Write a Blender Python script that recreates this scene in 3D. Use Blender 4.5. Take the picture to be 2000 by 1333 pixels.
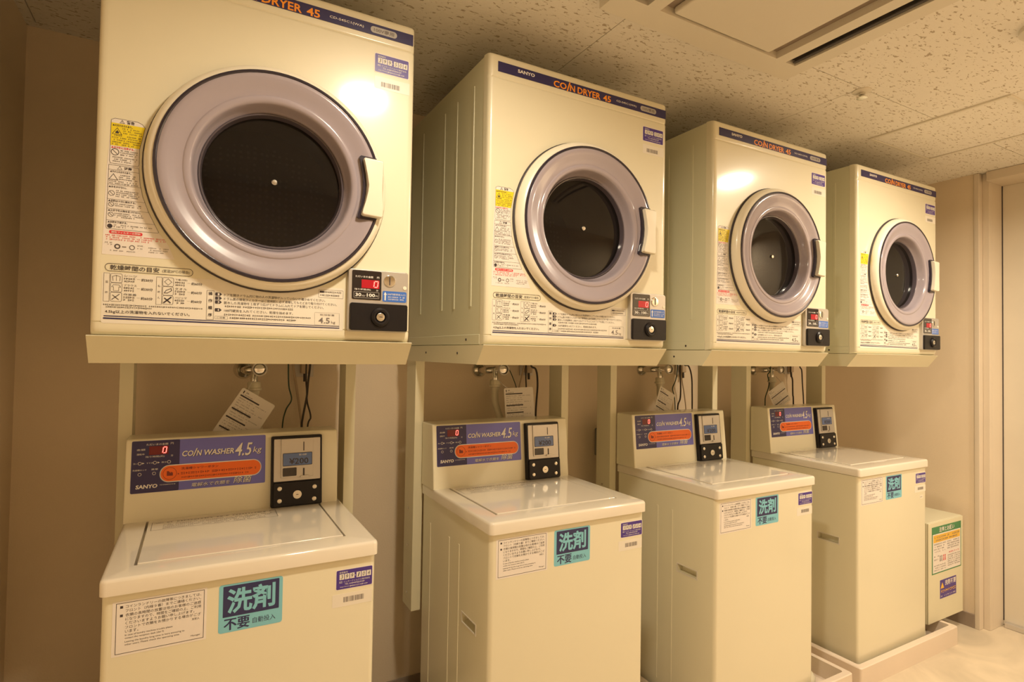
import bpy, bmesh, math, random
from mathutils import Vector, Matrix

# ------------------------------------------------------------------ clear
for o in list(bpy.data.objects):
    bpy.data.objects.remove(o, do_unlink=True)
scene = bpy.context.scene
C = scene.collection

# ------------------------------------------------------------------ camera (metres; x along the row, y into the wall, z up)
FPX, YAW, PITCH, ROLL = 1108.17, 0.5073, 0.0227, 0.0158
CAM = Vector((0.1698, -1.2597, 1.232))
fw = Vector((math.sin(YAW)*math.cos(PITCH), math.cos(YAW)*math.cos(PITCH), math.sin(PITCH)))
rt = Vector((math.cos(YAW), -math.sin(YAW), 0.0))
up = rt.cross(fw)
RT = rt*math.cos(ROLL) + up*math.sin(ROLL)
UP = -rt*math.sin(ROLL) + up*math.cos(ROLL)
cam_d = bpy.data.cameras.new('camera')
cam = bpy.data.objects.new('camera', cam_d)
C.objects.link(cam)
cam_d.sensor_width = 36.0
cam_d.sensor_fit = 'HORIZONTAL'
cam_d.lens = FPX/2000.0*36.0
cam_d.clip_start = 0.02
cam.matrix_world = Matrix(((RT.x, UP.x, -fw.x, CAM.x), (RT.y, UP.y, -fw.y, CAM.y), (RT.z, UP.z, -fw.z, CAM.z), (0, 0, 0, 1)))
scene.camera = cam


def at(px, py, Y):
    """photo pixel -> point on the vertical plane y = Y"""
    d = fw + RT*((px-1000.0)/FPX) + UP*((666.5-py)/FPX)
    return CAM + d*((Y-CAM.y)/d.y)


# ------------------------------------------------------------------ world, exposure
world = bpy.data.worlds.new('world')
scene.world = world
world.use_nodes = True
world.node_tree.nodes['Background'].inputs[0].default_value = (0.9, 0.75, 0.55, 1)
world.node_tree.nodes['Background'].inputs[1].default_value = 0.05
scene.view_settings.view_transform = 'Standard'
scene.view_settings.look = 'None'
scene.view_settings.gamma = 1.0
scene.view_settings.use_curve_mapping = False
scene.view_settings.exposure = 0.0
LAMP_W = [13.0, 13.5, 19.0]
LAMP_COL = (1.0, 0.86, 0.655)
LAMPS = [(0.645, -0.65), (2.43, -0.61), (3.0, -1.40)]  # third entry is out of view, added to brighten the right side


# ------------------------------------------------------------------ materials
def mat(name, col, rough=0.5, metal=0.0, coat=0.0, var=0.03, scale=6.0, bump=0.0, bscale=80.0, emit=None, es=0.0, spec=0.5, cr=0.06):
    m = bpy.data.materials.new(name)
    m.use_nodes = True
    nt = m.node_tree
    b = nt.nodes['Principled BSDF']
    b.inputs['Roughness'].default_value = rough
    b.inputs['Metallic'].default_value = metal
    b.inputs['Coat Weight'].default_value = coat
    b.inputs['Coat Roughness'].default_value = cr
    b.inputs['Specular IOR Level'].default_value = spec
    tc = nt.nodes.new('ShaderNodeTexCoord')
    n = nt.nodes.new('ShaderNodeTexNoise')
    n.inputs['Scale'].default_value = scale
    n.inputs['Detail'].default_value = 3
    nt.links.new(tc.outputs['Object'], n.inputs['Vector'])
    r = nt.nodes.new('ShaderNodeValToRGB')
    r.color_ramp.elements[0].position = 0.3
    r.color_ramp.elements[1].position = 0.7
    r.color_ramp.elements[0].color = tuple(max(0, c*(1-var)) for c in col) + (1,)
    r.color_ramp.elements[1].color = tuple(min(1, c*(1+var)) for c in col) + (1,)
    nt.links.new(n.outputs['Fac'], r.inputs['Fac'])
    nt.links.new(r.outputs['Color'], b.inputs['Base Color'])
    if bump:
        n2 = nt.nodes.new('ShaderNodeTexNoise')
        n2.inputs['Scale'].default_value = bscale
        n2.inputs['Detail'].default_value = 2
        nt.links.new(tc.outputs['Object'], n2.inputs['Vector'])
        bp = nt.nodes.new('ShaderNodeBump')
        bp.inputs['Strength'].default_value = bump
        bp.inputs['Distance'].default_value = 0.002
        nt.links.new(n2.outputs['Fac'], bp.inputs['Height'])
        nt.links.new(bp.outputs['Normal'], b.inputs['Normal'])
    if emit:
        b.inputs['Emission Color'].default_value = emit + (1,)
        b.inputs['Emission Strength'].default_value = es
    return m


M = {}
M['ivory'] = mat('ivory_enamel', (0.79, 0.735, 0.55), 0.40, coat=0.7, var=0.012, scale=2.5, cr=0.13)
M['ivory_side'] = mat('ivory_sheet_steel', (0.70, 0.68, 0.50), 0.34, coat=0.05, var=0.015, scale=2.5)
M['stand'] = mat('stand_paint', (0.74, 0.69, 0.50), 0.38, var=0.02)
M['plastic'] = mat('ivory_plastic', (0.82, 0.76, 0.62), 0.28, coat=0.1, var=0.01)
M['lid'] = mat('lid_plastic', (0.80, 0.73, 0.61), 0.12, coat=0.5, var=0.012, scale=3)
M['smoke'] = mat('smoked_plastic', (0.36, 0.31, 0.345), 0.18, coat=0.6, var=0.03, scale=3)
M['rim'] = mat('dark_rim', (0.022, 0.017, 0.032), 0.2, coat=0.4)
M['window_rim'] = mat('window_bezel', (0.085, 0.070, 0.085), 0.2, coat=0.5)
M['rubber_gap'] = mat('rubber_and_gap_shade', (0.05, 0.04, 0.04), 0.6)  # also the painted shade in the gap round the dryer door
M['navy'] = mat('navy_print', (0.030, 0.024, 0.105), 0.3, var=0.04)
M['purple'] = mat('violet_print', (0.155, 0.15, 0.52), 0.3, var=0.03)
M['sticker'] = mat('indigo_sticker', (0.07, 0.035, 0.27), 0.35)
M['orange'] = mat('orange_print', (0.95, 0.33, 0.02), 0.35)
M['orange_deep'] = mat('orange_pill_print', (0.88, 0.15, 0.012), 0.35)
M['ink'] = mat('black_ink', (0.045, 0.035, 0.04), 0.5)
M['ink_grey'] = mat('grey_ink', (0.20, 0.17, 0.16), 0.5)
M['ink_maroon'] = mat('maroon_ink', (0.22, 0.03, 0.01), 0.5)
M['ink_red'] = mat('red_ink', (0.70, 0.04, 0.05), 0.5)
M['ink_pale'] = mat('pale_ink', (0.80, 0.76, 0.70), 0.5)
M['ink_navy'] = mat('navy_ink', (0.03, 0.03, 0.11), 0.5)
M['paper'] = mat('white_label', (0.82, 0.76, 0.70), 0.5, var=0.02)
M['clear'] = mat('pale_label', (0.81, 0.755, 0.65), 0.35, var=0.01)
M['yellow'] = mat('yellow_label', (0.83, 0.66, 0.02), 0.45)
M['teal'] = mat('teal_sticker', (0.22, 0.56, 0.68), 0.4)
M['blue'] = mat('blue_sticker', (0.05, 0.16, 0.55), 0.35)
M['green'] = mat('green_print', (0.05, 0.24, 0.09), 0.4)
M['amber'] = mat('amber_print', (0.85, 0.50, 0.05), 0.4)
M['black'] = mat('black_plastic', (0.011, 0.009, 0.010), 0.38, var=0.05, spec=0.3)
M['black_gloss'] = mat('black_display', (0.016, 0.012, 0.014), 0.12, coat=0.5)
M['silver'] = mat('silver_plate', (0.56, 0.53, 0.49), 0.38, metal=0.6, var=0.03)
M['pill'] = mat('grey_pill_print', (0.45, 0.43, 0.41), 0.4)
M['chrome'] = mat('chrome', (0.78, 0.76, 0.72), 0.12, metal=1.0)
M['steel'] = mat('steel_screw', (0.70, 0.68, 0.62), 0.25, metal=1.0)
M['beige'] = mat('beige_plastic', (0.72, 0.66, 0.58), 0.4)
M['lcd'] = mat('lcd_blue', (0.10, 0.16, 0.36), 0.2, coat=0.4)
M['led_back'] = mat('led_window', (0.20, 0.004, 0.01), 0.2, emit=(1.0, 0.02, 0.03), es=0.35)
M['led_dim'] = mat('led_window_dark', (0.06, 0.004, 0.008), 0.2, emit=(1.0, 0.02, 0.01), es=0.05)
M['led'] = mat('led_segment', (1.0, 0.2, 0.15), 0.4, emit=(1.0, 0.12, 0.10), es=3.0)
M['hose'] = mat('cream_hose', (0.72, 0.66, 0.50), 0.45)
M['cord'] = mat('dark_cord', (0.05, 0.035, 0.025), 0.5)
M['cord_green'] = mat('green_wire', (0.03, 0.06, 0.03), 0.5)
M['cord_beige'] = mat('beige_wire', (0.55, 0.42, 0.28), 0.5)
M['grey_box'] = mat('grey_box', (0.30, 0.29, 0.25), 0.5)
M['pan'] = mat('pan_plastic', (0.78, 0.66, 0.54), 0.42, var=0.02)
M['wall'] = mat('wallpaper', (0.83, 0.69, 0.51), 0.75, var=0.03, scale=3.0, bump=0.25, bscale=260.0)
M['ceil_gap'] = mat('ceiling_joint', (0.30, 0.25, 0.19), 0.9)
M['trim'] = mat('door_frame_paint', (0.72, 0.62, 0.49), 0.45, var=0.02)
M['door'] = mat('door_paint', (0.74, 0.67, 0.55), 0.5, var=0.02)
M['base'] = mat('baseboard_vinyl', (0.33, 0.26, 0.20), 0.5)
M['alu'] = mat('aluminium', (0.68, 0.66, 0.64), 0.35, metal=0.8)
M['ac'] = mat('ac_plastic', (0.76, 0.70, 0.585), 0.45, var=0.01)
M['ac_dark'] = mat('ac_slot', (0.06, 0.05, 0.045), 0.6)
M['lamp'] = mat('lamp_lens', (0.9, 0.85, 0.75), 0.4, emit=LAMP_COL, es=12.0)
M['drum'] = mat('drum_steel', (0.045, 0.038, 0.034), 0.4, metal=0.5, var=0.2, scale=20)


def floor_mat():
    m = mat('floor_vinyl', (0.68, 0.575, 0.425), 0.42, var=0.17, scale=3.5)
    nt = m.node_tree
    n = [x for x in nt.nodes if x.type == 'TEX_NOISE'][0]
    n.inputs['Distortion'].default_value = 1.6
    n.inputs['Detail'].default_value = 7
    return m


def tile_mat():
    m = bpy.data.materials.new('fissured_tile')
    m.use_nodes = True
    nt = m.node_tree
    b = nt.nodes['Principled BSDF']
    b.inputs['Roughness'].default_value = 0.9
    g = nt.nodes.new('ShaderNodeNewGeometry')
    mp = nt.nodes.new('ShaderNodeMapping')
    mp.inputs['Scale'].default_value = (1.0, 2.3, 1.0)
    mp.inputs['Rotation'].default_value = (0, 0, 0.25)
    n = nt.nodes.new('ShaderNodeTexNoise')
    n.inputs['Scale'].default_value = 58
    n.inputs['Detail'].default_value = 2.5
    n.inputs['Roughness'].default_value = 0.55
    n.inputs['Distortion'].default_value = 0.5
    nt.links.new(g.outputs['Position'], mp.inputs['Vector'])
    nt.links.new(mp.outputs['Vector'], n.inputs['Vector'])
    r = nt.nodes.new('ShaderNodeValToRGB')
    r.color_ramp.elements[0].position = 0.605
    r.color_ramp.elements[1].position = 0.645
    r.color_ramp.elements[0].color = (0.86, 0.81, 0.72, 1)
    r.color_ramp.elements[1].color = (0.48, 0.40, 0.29, 1)
    nt.links.new(n.outputs['Fac'], r.inputs['Fac'])
    nt.links.new(r.outputs['Color'], b.inputs['Base Color'])
    bp = nt.nodes.new('ShaderNodeBump')
    bp.invert = True
    bp.inputs['Strength'].default_value = 0.6
    bp.inputs['Distance'].default_value = 0.003
    nt.links.new(r.outputs['Alpha'], bp.inputs['Height'])
    nt.links.new(n.outputs['Fac'], bp.inputs['Height'])
    nt.links.new(bp.outputs['Normal'], b.inputs['Normal'])
    return m


def glass_mat():
    m = bpy.data.materials.new('dark_door_glass')
    m.use_nodes = True
    nt = m.node_tree
    b = nt.nodes['Principled BSDF']
    b.inputs['Base Color'].default_value = (0.012, 0.010, 0.010, 1)
    b.inputs['Roughness'].default_value = 0.05
    b.inputs['Coat Weight'].default_value = 0.3
    t = nt.nodes.new('ShaderNodeBsdfTransparent')
    t.inputs['Color'].default_value = (0.55, 0.5, 0.48, 1)
    mx = nt.nodes.new('ShaderNodeMixShader')
    mx.inputs['Fac'].default_value = 0.45
    nt.links.new(b.outputs['BSDF'], mx.inputs[1])
    nt.links.new(t.outputs['BSDF'], mx.inputs[2])
    nt.links.new(mx.outputs['Shader'], nt.nodes['Material Output'].inputs['Surface'])
    return m


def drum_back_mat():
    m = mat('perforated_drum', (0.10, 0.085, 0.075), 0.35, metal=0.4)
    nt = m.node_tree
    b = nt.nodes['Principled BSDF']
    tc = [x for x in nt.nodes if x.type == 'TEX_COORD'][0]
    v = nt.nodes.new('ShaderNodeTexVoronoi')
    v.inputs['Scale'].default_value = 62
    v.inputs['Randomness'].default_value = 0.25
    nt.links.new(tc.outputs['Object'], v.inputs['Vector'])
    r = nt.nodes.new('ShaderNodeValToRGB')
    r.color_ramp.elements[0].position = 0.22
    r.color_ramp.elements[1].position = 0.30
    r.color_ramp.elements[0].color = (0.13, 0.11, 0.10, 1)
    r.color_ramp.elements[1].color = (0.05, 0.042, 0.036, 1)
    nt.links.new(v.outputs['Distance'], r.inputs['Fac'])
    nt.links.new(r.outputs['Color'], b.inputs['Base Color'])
    return m


M['floor'] = floor_mat()
M['tile'] = tile_mat()
M['glass'] = glass_mat()
M['drum_back'] = drum_back_mat()


# ------------------------------------------------------------------ mesh helpers
def ident(u, v, d):
    return Vector((u, -d, v))


def box(bm, x0, x1, y0, y1, z0, z1, bev=0.0, seg=3):
    b = bmesh.new()
    vs = [b.verts.new(p) for p in [(x0, y0, z0), (x1, y0, z0), (x1, y1, z0), (x0, y1, z0), (x0, y0, z1), (x1, y0, z1), (x1, y1, z1), (x0, y1, z1)]]
    for f in [(3, 2, 1, 0), (4, 5, 6, 7), (0, 1, 5, 4), (1, 2, 6, 5), (2, 3, 7, 6), (3, 0, 4, 7)]:
        b.faces.new([vs[i] for i in f])
    if bev:
        bmesh.ops.bevel(b, geom=b.edges[:], offset=bev, segments=seg, profile=0.5, affect='EDGES')
    merge(bm, b)


def merge(bm, b):
    b.verts.ensure_lookup_table()
    b.verts.index_update()
    new = [bm.verts.new(v.co) for v in b.verts]
    for f in b.faces:
        bm.faces.new([new[v.index] for v in f.verts])
    b.free()


def rrect(u0, u1, v0, v1, r=0.0, seg=4):
    if r <= 0:
        return [(u0, v0), (u1, v0), (u1, v1), (u0, v1)]
    pts = []
    for cx, cy, a in ((u1-r, v0+r, -90), (u1-r, v1-r, 0), (u0+r, v1-r, 90), (u0+r, v0+r, 180)):
        for k in range(seg+1):
            t = math.radians(a + 90*k/seg)
            pts.append((cx+r*math.cos(t), cy+r*math.sin(t)))
    return pts


def disc(cx, cy, r, n=20):
    return [(cx+r*math.cos(2*math.pi*k/n), cy+r*math.sin(2*math.pi*k/n)) for k in range(n)]


def flat(bm, poly, d, xf=ident):
    bm.faces.new([bm.verts.new(xf(u, v, d)) for u, v in poly])


def prism(bm, poly, d0, d1, xf=ident, shrink=0.0):
    """polygon in the surface plane, raised from d0 to d1 (front face slightly shrunk = chamfer)"""
    n = len(poly)
    cu = sum(p[0] for p in poly)/n
    cv = sum(p[1] for p in poly)/n
    A = [bm.verts.new(xf(u, v, d0)) for u, v in poly]
    rings = [A]
    if shrink:
        rings.append([bm.verts.new(xf(u, v, d1-shrink)) for u, v in poly])
        Bp = []
        for u, v in poly:
            L = math.hypot(u-cu, v-cv) or 1
            Bp.append((u-(u-cu)/L*shrink, v-(v-cv)/L*shrink))
    else:
        Bp = poly
    B = [bm.verts.new(xf(u, v, d1)) for u, v in Bp]
    rings.append(B)
    for R0, R1 in zip(rings, rings[1:]):
        for i in range(n):
            j = (i+1) % n
            bm.faces.new((R0[i], R0[j], R1[j], R1[i]))
    bm.faces.new(B)
    bm.faces.new(A[::-1])


def line(bm, pts, w, d, xf=ident, closed=False):
    n = len(pts)
    for i in range(n if closed else n-1):
        (x0, y0), (x1, y1) = pts[i], pts[(i+1) % n]
        dx, dy = x1-x0, y1-y0
        L = math.hypot(dx, dy)
        if L < 1e-7:
            continue
        nx, ny = -dy/L*w/2, dx/L*w/2
        ex, ey = dx/L*w/2, dy/L*w/2
        flat(bm, [(x0-nx-ex, y0-ny-ey), (x1-nx+ex, y1-ny+ey), (x1+nx+ex, y1+ny+ey), (x0+nx-ex, y0+ny-ey)], d, xf)


def ring(bm, cx, cy, r, w, d, xf=ident, n=20):
    line(bm, disc(cx, cy, r, n), w, d, xf, True)


def scrib(bm, u0, u1, v, h, d, xf=ident, seed=1, fill=0.78):
    """a row of marks as small as unreadable print"""
    rnd = random.Random(seed)
    u = u0
    while u < u1-h*0.5:
        w = h*rnd.uniform(0.55, 0.95)
        if rnd.random() < fill:
            k = rnd.random()
            if k < 0.4:
                flat(bm, [(u, v), (u+w, v), (u+w, v+h*0.24), (u, v+h*0.24)], d, xf)
                flat(bm, [(u, v+h*0.6), (u+w, v+h*0.6), (u+w, v+h*0.9), (u, v+h*0.9)], d, xf)
            elif k < 0.7:
                flat(bm, [(u, v), (u+w*0.3, v), (u+w*0.3, v+h), (u, v+h)], d, xf)
                flat(bm, [(u+w*0.4, v+h*0.4), (u+w, v+h*0.4), (u+w, v+h*0.75), (u+w*0.4, v+h*0.75)], d, xf)
            else:
                flat(bm, [(u, v+h*0.35), (u+w, v+h*0.35), (u+w, v+h*0.62), (u, v+h*0.62)], d, xf)
                flat(bm, [(u+w*0.35, v), (u+w*0.6, v), (u+w*0.6, v+h), (u+w*0.35, v+h)], d, xf)
        u += h*1.02


TXT = {}


def text(bm, s, u0, v0, u1, v1, d, xf=ident, bold=0.0, shear=0.0):
    """lettering fitted to the rectangle u0..u1, v0..v1"""
    key = (s, bold, shear)
    if key not in TXT:
        cu = bpy.data.curves.new('t', 'FONT')
        cu.body = s
        cu.size = 1.0
        cu.resolution_u = 2
        cu.offset = bold
        cu.shear = shear
        cu.dimensions = '2D'
        cu.fill_mode = 'FRONT'
        ob = bpy.data.objects.new('t', cu)
        C.objects.link(ob)
        dg = bpy.context.evaluated_depsgraph_get()
        me = bpy.data.meshes.new_from_object(ob.evaluated_get(dg))
        vs = [(v.co.x, v.co.y) for v in me.vertices]
        fs = [tuple(p.vertices) for p in me.polygons]
        bpy.data.objects.remove(ob)
        bpy.data.curves.remove(cu)
        bpy.data.meshes.remove(me)
        xa = min(v[0] for v in vs); xb = max(v[0] for v in vs)
        ya = min(v[1] for v in vs); yb = max(v[1] for v in vs)
        TXT[key] = ([((x-xa)/(xb-xa), (y-ya)/(yb-ya)) for x, y in vs], fs)
    vs, fs = TXT[key]
    nv = [bm.verts.new(xf(u0+(u1-u0)*x, v0+(v1-v0)*y, d)) for x, y in vs]
    for f in fs:
        try:
            bm.faces.new([nv[i] for i in f])
        except ValueError:
            pass


def lathe(bm, prof, cx, cz, n=72, axis='y', base=(0, 0, 0), close=False):
    """revolve (r, h) about the y axis (h = y) or the z axis (h = z)"""
    rings = []
    for r, h in prof:
        if r < 1e-6:
            p = (cx+base[0], h+base[1], cz+base[2]) if axis == 'y' else (cx+base[0], cz+base[1], h+base[2])
            rings.append([bm.verts.new(p)])
            continue
        R = []
        for k in range(n):
            t = 2*math.pi*k/n
            if axis == 'y':
                R.append(bm.verts.new((cx+r*math.cos(t)+base[0], h+base[1], cz+r*math.sin(t)+base[2])))
            else:
                R.append(bm.verts.new((cx+r*math.cos(t)+base[0], cz+r*math.sin(t)+base[1], h+base[2])))
        rings.append(R)
    for A, B in zip(rings, rings[1:]):
        for i in range(n):
            j = (i+1) % n
            if len(A) == 1 and len(B) == 1:
                continue
            if len(A) == 1:
                bm.faces.new((A[0], B[i], B[j]))
            elif len(B) == 1:
                bm.faces.new((A[i], B[0], A[j]))
            else:
                bm.faces.new((A[i], B[i], B[j], A[j]))


def tube(bm, pts, r, n=10, sub=6, caps=True):
    P = [Vector(p) for p in pts]
    path = []
    for i in range(len(P)-1):
        p0, p1, p2, p3 = P[max(i-1, 0)], P[i], P[i+1], P[min(i+2, len(P)-1)]
        for k in range(sub):
            t = k/sub
            path.append(0.5*((2*p1)+(-p0+p2)*t+(2*p0-5*p1+4*p2-p3)*t*t+(-p0+3*p1-3*p2+p3)*t**3))
    path.append(P[-1])
    prev = None
    rings = []
    for i, p in enumerate(path):
        t = (path[min(i+1, len(path)-1)]-path[max(i-1, 0)]).normalized()
        if prev is None:
            a = t.orthogonal().normalized()
        else:
            a = (prev - t*prev.dot(t)).normalized()
        prev = a
        b = t.cross(a)
        rings.append([bm.verts.new(p+(a*math.cos(2*math.pi*k/n)+b*math.sin(2*math.pi*k/n))*r) for k in range(n)])
    for A, B in zip(rings, rings[1:]):
        for i in range(n):
            j = (i+1) % n
            bm.faces.new((A[i], A[j], B[j], B[i]))
    if caps:
        bm.faces.new(rings[0][::-1])
        bm.faces.new(rings[-1])


def mk(name, bm, m, parent=None, smooth=False, wn=False, loc=None, label=None, recalc=True):
    if recalc:
        bmesh.ops.recalc_face_normals(bm, faces=bm.faces[:])
    me = bpy.data.meshes.new(name)
    bm.to_mesh(me)
    bm.free()
    me.materials.append(M[m])
    o = bpy.data.objects.new(name, me)
    C.objects.link(o)
    if parent:
        o.parent = parent
    if loc:
        o.location = loc
    if smooth or wn:
        for p in me.polygons:
            p.use_smooth = True
        me.set_sharp_from_angle(angle=math.radians(38 if smooth else 50))
    if wn:
        w = o.modifiers.new('weighted', 'WEIGHTED_NORMAL')
        w.keep_sharp = True
    if label:
        o['label'] = label
    return o


def mkprint(name, bm, m, parent, label=None):
    return mk(name, bm, m, parent, recalc=False, label=label)


def empty(name, loc):
    o = bpy.data.objects.new(name, None)
    o.empty_display_size = 0.05
    C.objects.link(o)
    o.location = loc
    return o


def tag(o, label, cat, group=None):
    o['label'] = label
    o['category'] = cat
    if group:
        o['group'] = group
    return o


def struct(o):
    o['kind'] = 'structure'
    return o


def B():
    return bmesh.new()


def copy_tree(o, parent=None):
    c = o.copy()
    C.objects.link(c)
    c.parent = parent
    for ch in o.children:
        copy_tree(ch, c)
    return c


def simple(name, mm, parent, fn, **kw):
    b = B()
    fn(b)
    return mk(name, b, mm, parent, **kw)


# ------------------------------------------------------------------ the room
XL, XR, YB, YF, ZC = -0.257, 3.34, 0.73, -2.05, 2.11
T = 0.12
XD = 3.50          # plane of the door leaf
DY0, DY1 = -0.04, -0.90   # door opening along y

floor = struct(simple('floor', 'floor', None, lambda b: box(b, XL-T, XD+T, YF-T, YB+T, -0.1, 0.0)))
struct(simple('wall_back', 'wall', None, lambda b: box(b, XL-T, XD+T, YB, YB+T, 0.0, ZC+0.05)))
struct(simple('wall_left', 'wall', None, lambda b: box(b, XL-T, XL, YF, YB, 0.0, ZC+0.05)))
struct(simple('wall_front', 'wall', None, lambda b: box(b, XL-T, XD+T, YF-T, YF, 0.0, ZC+0.05)))


def wr(b):
    box(b, XR, XD+T, 0.004, YB, 0.0, ZC+0.05)
    box(b, XR, XD+T, YF, DY1-0.05, 0.0, ZC+0.05)


struct(simple('wall_right', 'wall', None, wr))
ceiling = struct(simple('ceiling', 'ceil_gap', None, lambda b: box(b, XL-T, XD+T, YF-T, YB+T, ZC+0.012, ZC+0.09)))
# mineral tiles in running bond, each a board of its own
TW, TH, G = 0.905, 0.4575, 0.0011
row_y = [-0.215+TH*k for k in range(-4, 3)]
for r, y0 in enumerate(row_y):
    k0 = r-4
    off = 1.125 if k0 % 2 == 0 else 1.125+TW/2
    for k in range(-3, 5):
        x0, x1 = off+TW*k, off+TW*(k+1)
        a0, a1 = max(x0+G, XL), min(x1-G, XD+0.05)
        b0, b1 = max(y0+G, YF), min(y0+TH-G, YB)
        if a1-a0 < 0.02 or b1-b0 < 0.02:
            continue
        simple('ceiling_tile', 'tile', ceiling, lambda b: box(b, a0, a1, b0, b1, ZC, ZC+0.0125))
# baseboards
struct(simple('baseboard_right', 'base', None, lambda b: box(b, XR-0.006, XR, 0.004, YB, 0.0, 0.062, 0.001, 1)))
struct(simple('baseboard_back', 'base', None, lambda b: box(b, XL, XR-0.006, YB-0.006, YB, 0.0, 0.062, 0.001, 1)))
struct(simple('baseboard_left', 'base', None, lambda b: box(b, XL, XL+0.006, YF, YB-0.006, 0.0, 0.062, 0.001, 1)))


# door frame: stepped steel jamb, head, far jamb
def frame(b):
    for (x0, x1, y0, y1) in ((XR-0.006, XR+0.062, -0.016, 0.004), (XR+0.030, XR+0.062, -0.042, -0.016), (XR+0.062, XD+0.01, -0.042, 0.004)):
        box(b, x0, x1, y0, y1, 0.0, ZC-0.001, 0.0015, 1)
    box(b, XR+0.0, XD+0.01, DY1-0.05, -0.042, 2.066, ZC-0.001, 0.0015, 1)
    box(b, XR-0.004, XD+0.01, DY1-0.05, DY1, 0.0, 2.066, 0.0015, 1)


struct(simple('trim_1', 'trim', None, frame, wn=True))
door = struct(simple('door_1', 'door', None, lambda b: box(b, XD, XD+0.04, DY1, -0.042, 0.004, 2.066, 0.0015, 1)))
simple('bottom_rail', 'alu', door, lambda b: box(b, XD-0.03, XD+0.0, DY1+0.005, -0.055, 0.0, 0.024, 0.004, 2))
simple('gap_strip', 'rubber_gap', door, lambda b: box(b, XD-0.002, XD+0.001, -0.046, -0.042, 0.025, 2.066))

# ------------------------------------------------------------------ downlights (their lamps light the room), the last an added unseen fill lamp
for i, (lx, ly) in enumerate(LAMPS):
    L = empty('downlight_or_fill', (lx, ly, ZC))
    tag(L, ['round recessed ceiling lamp in front of the dryer farthest from the door', 'round recessed ceiling lamp in front of the second dryer from the door', 'added unseen fill lamp across the room from the dryer closest to the door'][i], 'ceiling lamp', 'recessed ceiling lamps')
    b = B(); lathe(b, [(0.088, 0.0), (0.088, -0.004), (0.080, -0.008), (0.072, -0.006), (0.070, -0.001)], 0, 0, 40, 'z')
    mk('trim_ring', b, 'ac', L, smooth=True)
    b = B(); lathe(b, [(0.0, -0.0005), (0.070, -0.0005)], 0, 0, 40, 'z')
    mk('lens', b, 'lamp', L)
    ld = bpy.data.lights.new('lamp_light', 'AREA')
    ld.shape = 'DISK'
    ld.size = 0.125
    ld.energy = LAMP_W[i]
    ld.color = LAMP_COL
    ld.spread = math.radians(165)
    lo = bpy.data.objects.new('lamp_light', ld)
    C.objects.link(lo)
    lo.parent = L
    lo.location = (0, 0, -0.009)

# ------------------------------------------------------------------ air conditioner, hatch, sprinkler, detector
ac = tag(empty('air_conditioner', (1.37, -0.70, ZC)), 'cream ceiling cassette air conditioner with long dark outlet slots', 'air conditioner')


def acframe(b):
    # frame of bars round the intake panel and the two outlet slots (local x -0.355..0.355, y -0.545..0.545)
    hx, hy = 0.355, 0.545
    zl = -0.026
    for (x0, x1, y0, y1) in ((-hx, hx, hy-0.07, hy), (-hx, hx, -hy, -hy+0.07), (-hx, -0.304, -hy+0.07, hy-0.07), (0.304, hx, -hy+0.07, hy-0.07),
                             (-0.262, -0.222, -hy+0.07, hy-0.07), (0.222, 0.262, -hy+0.07, hy-0.07)):
        box(b, x0, x1, y0, y1, zl, 0.0)


def acframe2(b):
    acframe(b)
    bmesh.ops.remove_doubles(b, verts=b.verts[:], dist=1e-5)


simple('frame', 'ac', ac, acframe2)
b = B(); prism(b, rrect(-0.347, 0.347, -0.537, 0.537, 0.012, 4), 0.0, 0.001, lambda u, v, d: Vector((u, v, -0.026-d)))
bmesh.ops.delete(b, geom=b.faces[:], context='FACES'); b.free()
simple('outlet_slot', 'ac_dark', ac, lambda b: box(b, 0.262, 0.304, -0.475, 0.475, -0.010, 0.0))
simple('outlet_slot', 'ac_dark', ac, lambda b: box(b, -0.304, -0.262, -0.475, 0.475, -0.010, 0.0))


simple('vane', 'ac_dark', ac, lambda b: box(b, 0.289, 0.300, -0.472, 0.472, -0.022, -0.018, 0.001, 1))
simple('vane', 'ac_dark', ac, lambda b: box(b, -0.300, -0.289, -0.472, 0.472, -0.022, -0.018, 0.001, 1))
simple('intake_recess', 'base', ac, lambda b: box(b, -0.222, 0.222, -0.475, 0.475, -0.006, 0.0))
simple('intake_panel', 'ac', ac, lambda b: box(b, -0.180, 0.180, -0.470, 0.470, -0.024, -0.006, 0.004, 2), wn=True)

hatch = tag(empty('access_hatch', (2.705, -0.215, ZC)), 'square ceiling access hatch with a pale raised frame', 'access hatch')
simple('hatch_panel', 'tile', hatch, lambda b: box(b, -0.212, 0.212, -0.212, 0.212, -0.003, 0.001))


def hframe(b):
    h, w = 0.226, 0.012
    box(b, -h, h, h-w, h, -0.006, 0.001, 0.001, 1)
    box(b, -h, h, -h, -h+w, -0.006, 0.001, 0.001, 1)
    box(b, -h, -h+w, -h+w, h-w, -0.006, 0.001, 0.001, 1)
    box(b, h-w, h, -h+w, h-w, -0.006, 0.001, 0.001, 1)


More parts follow.
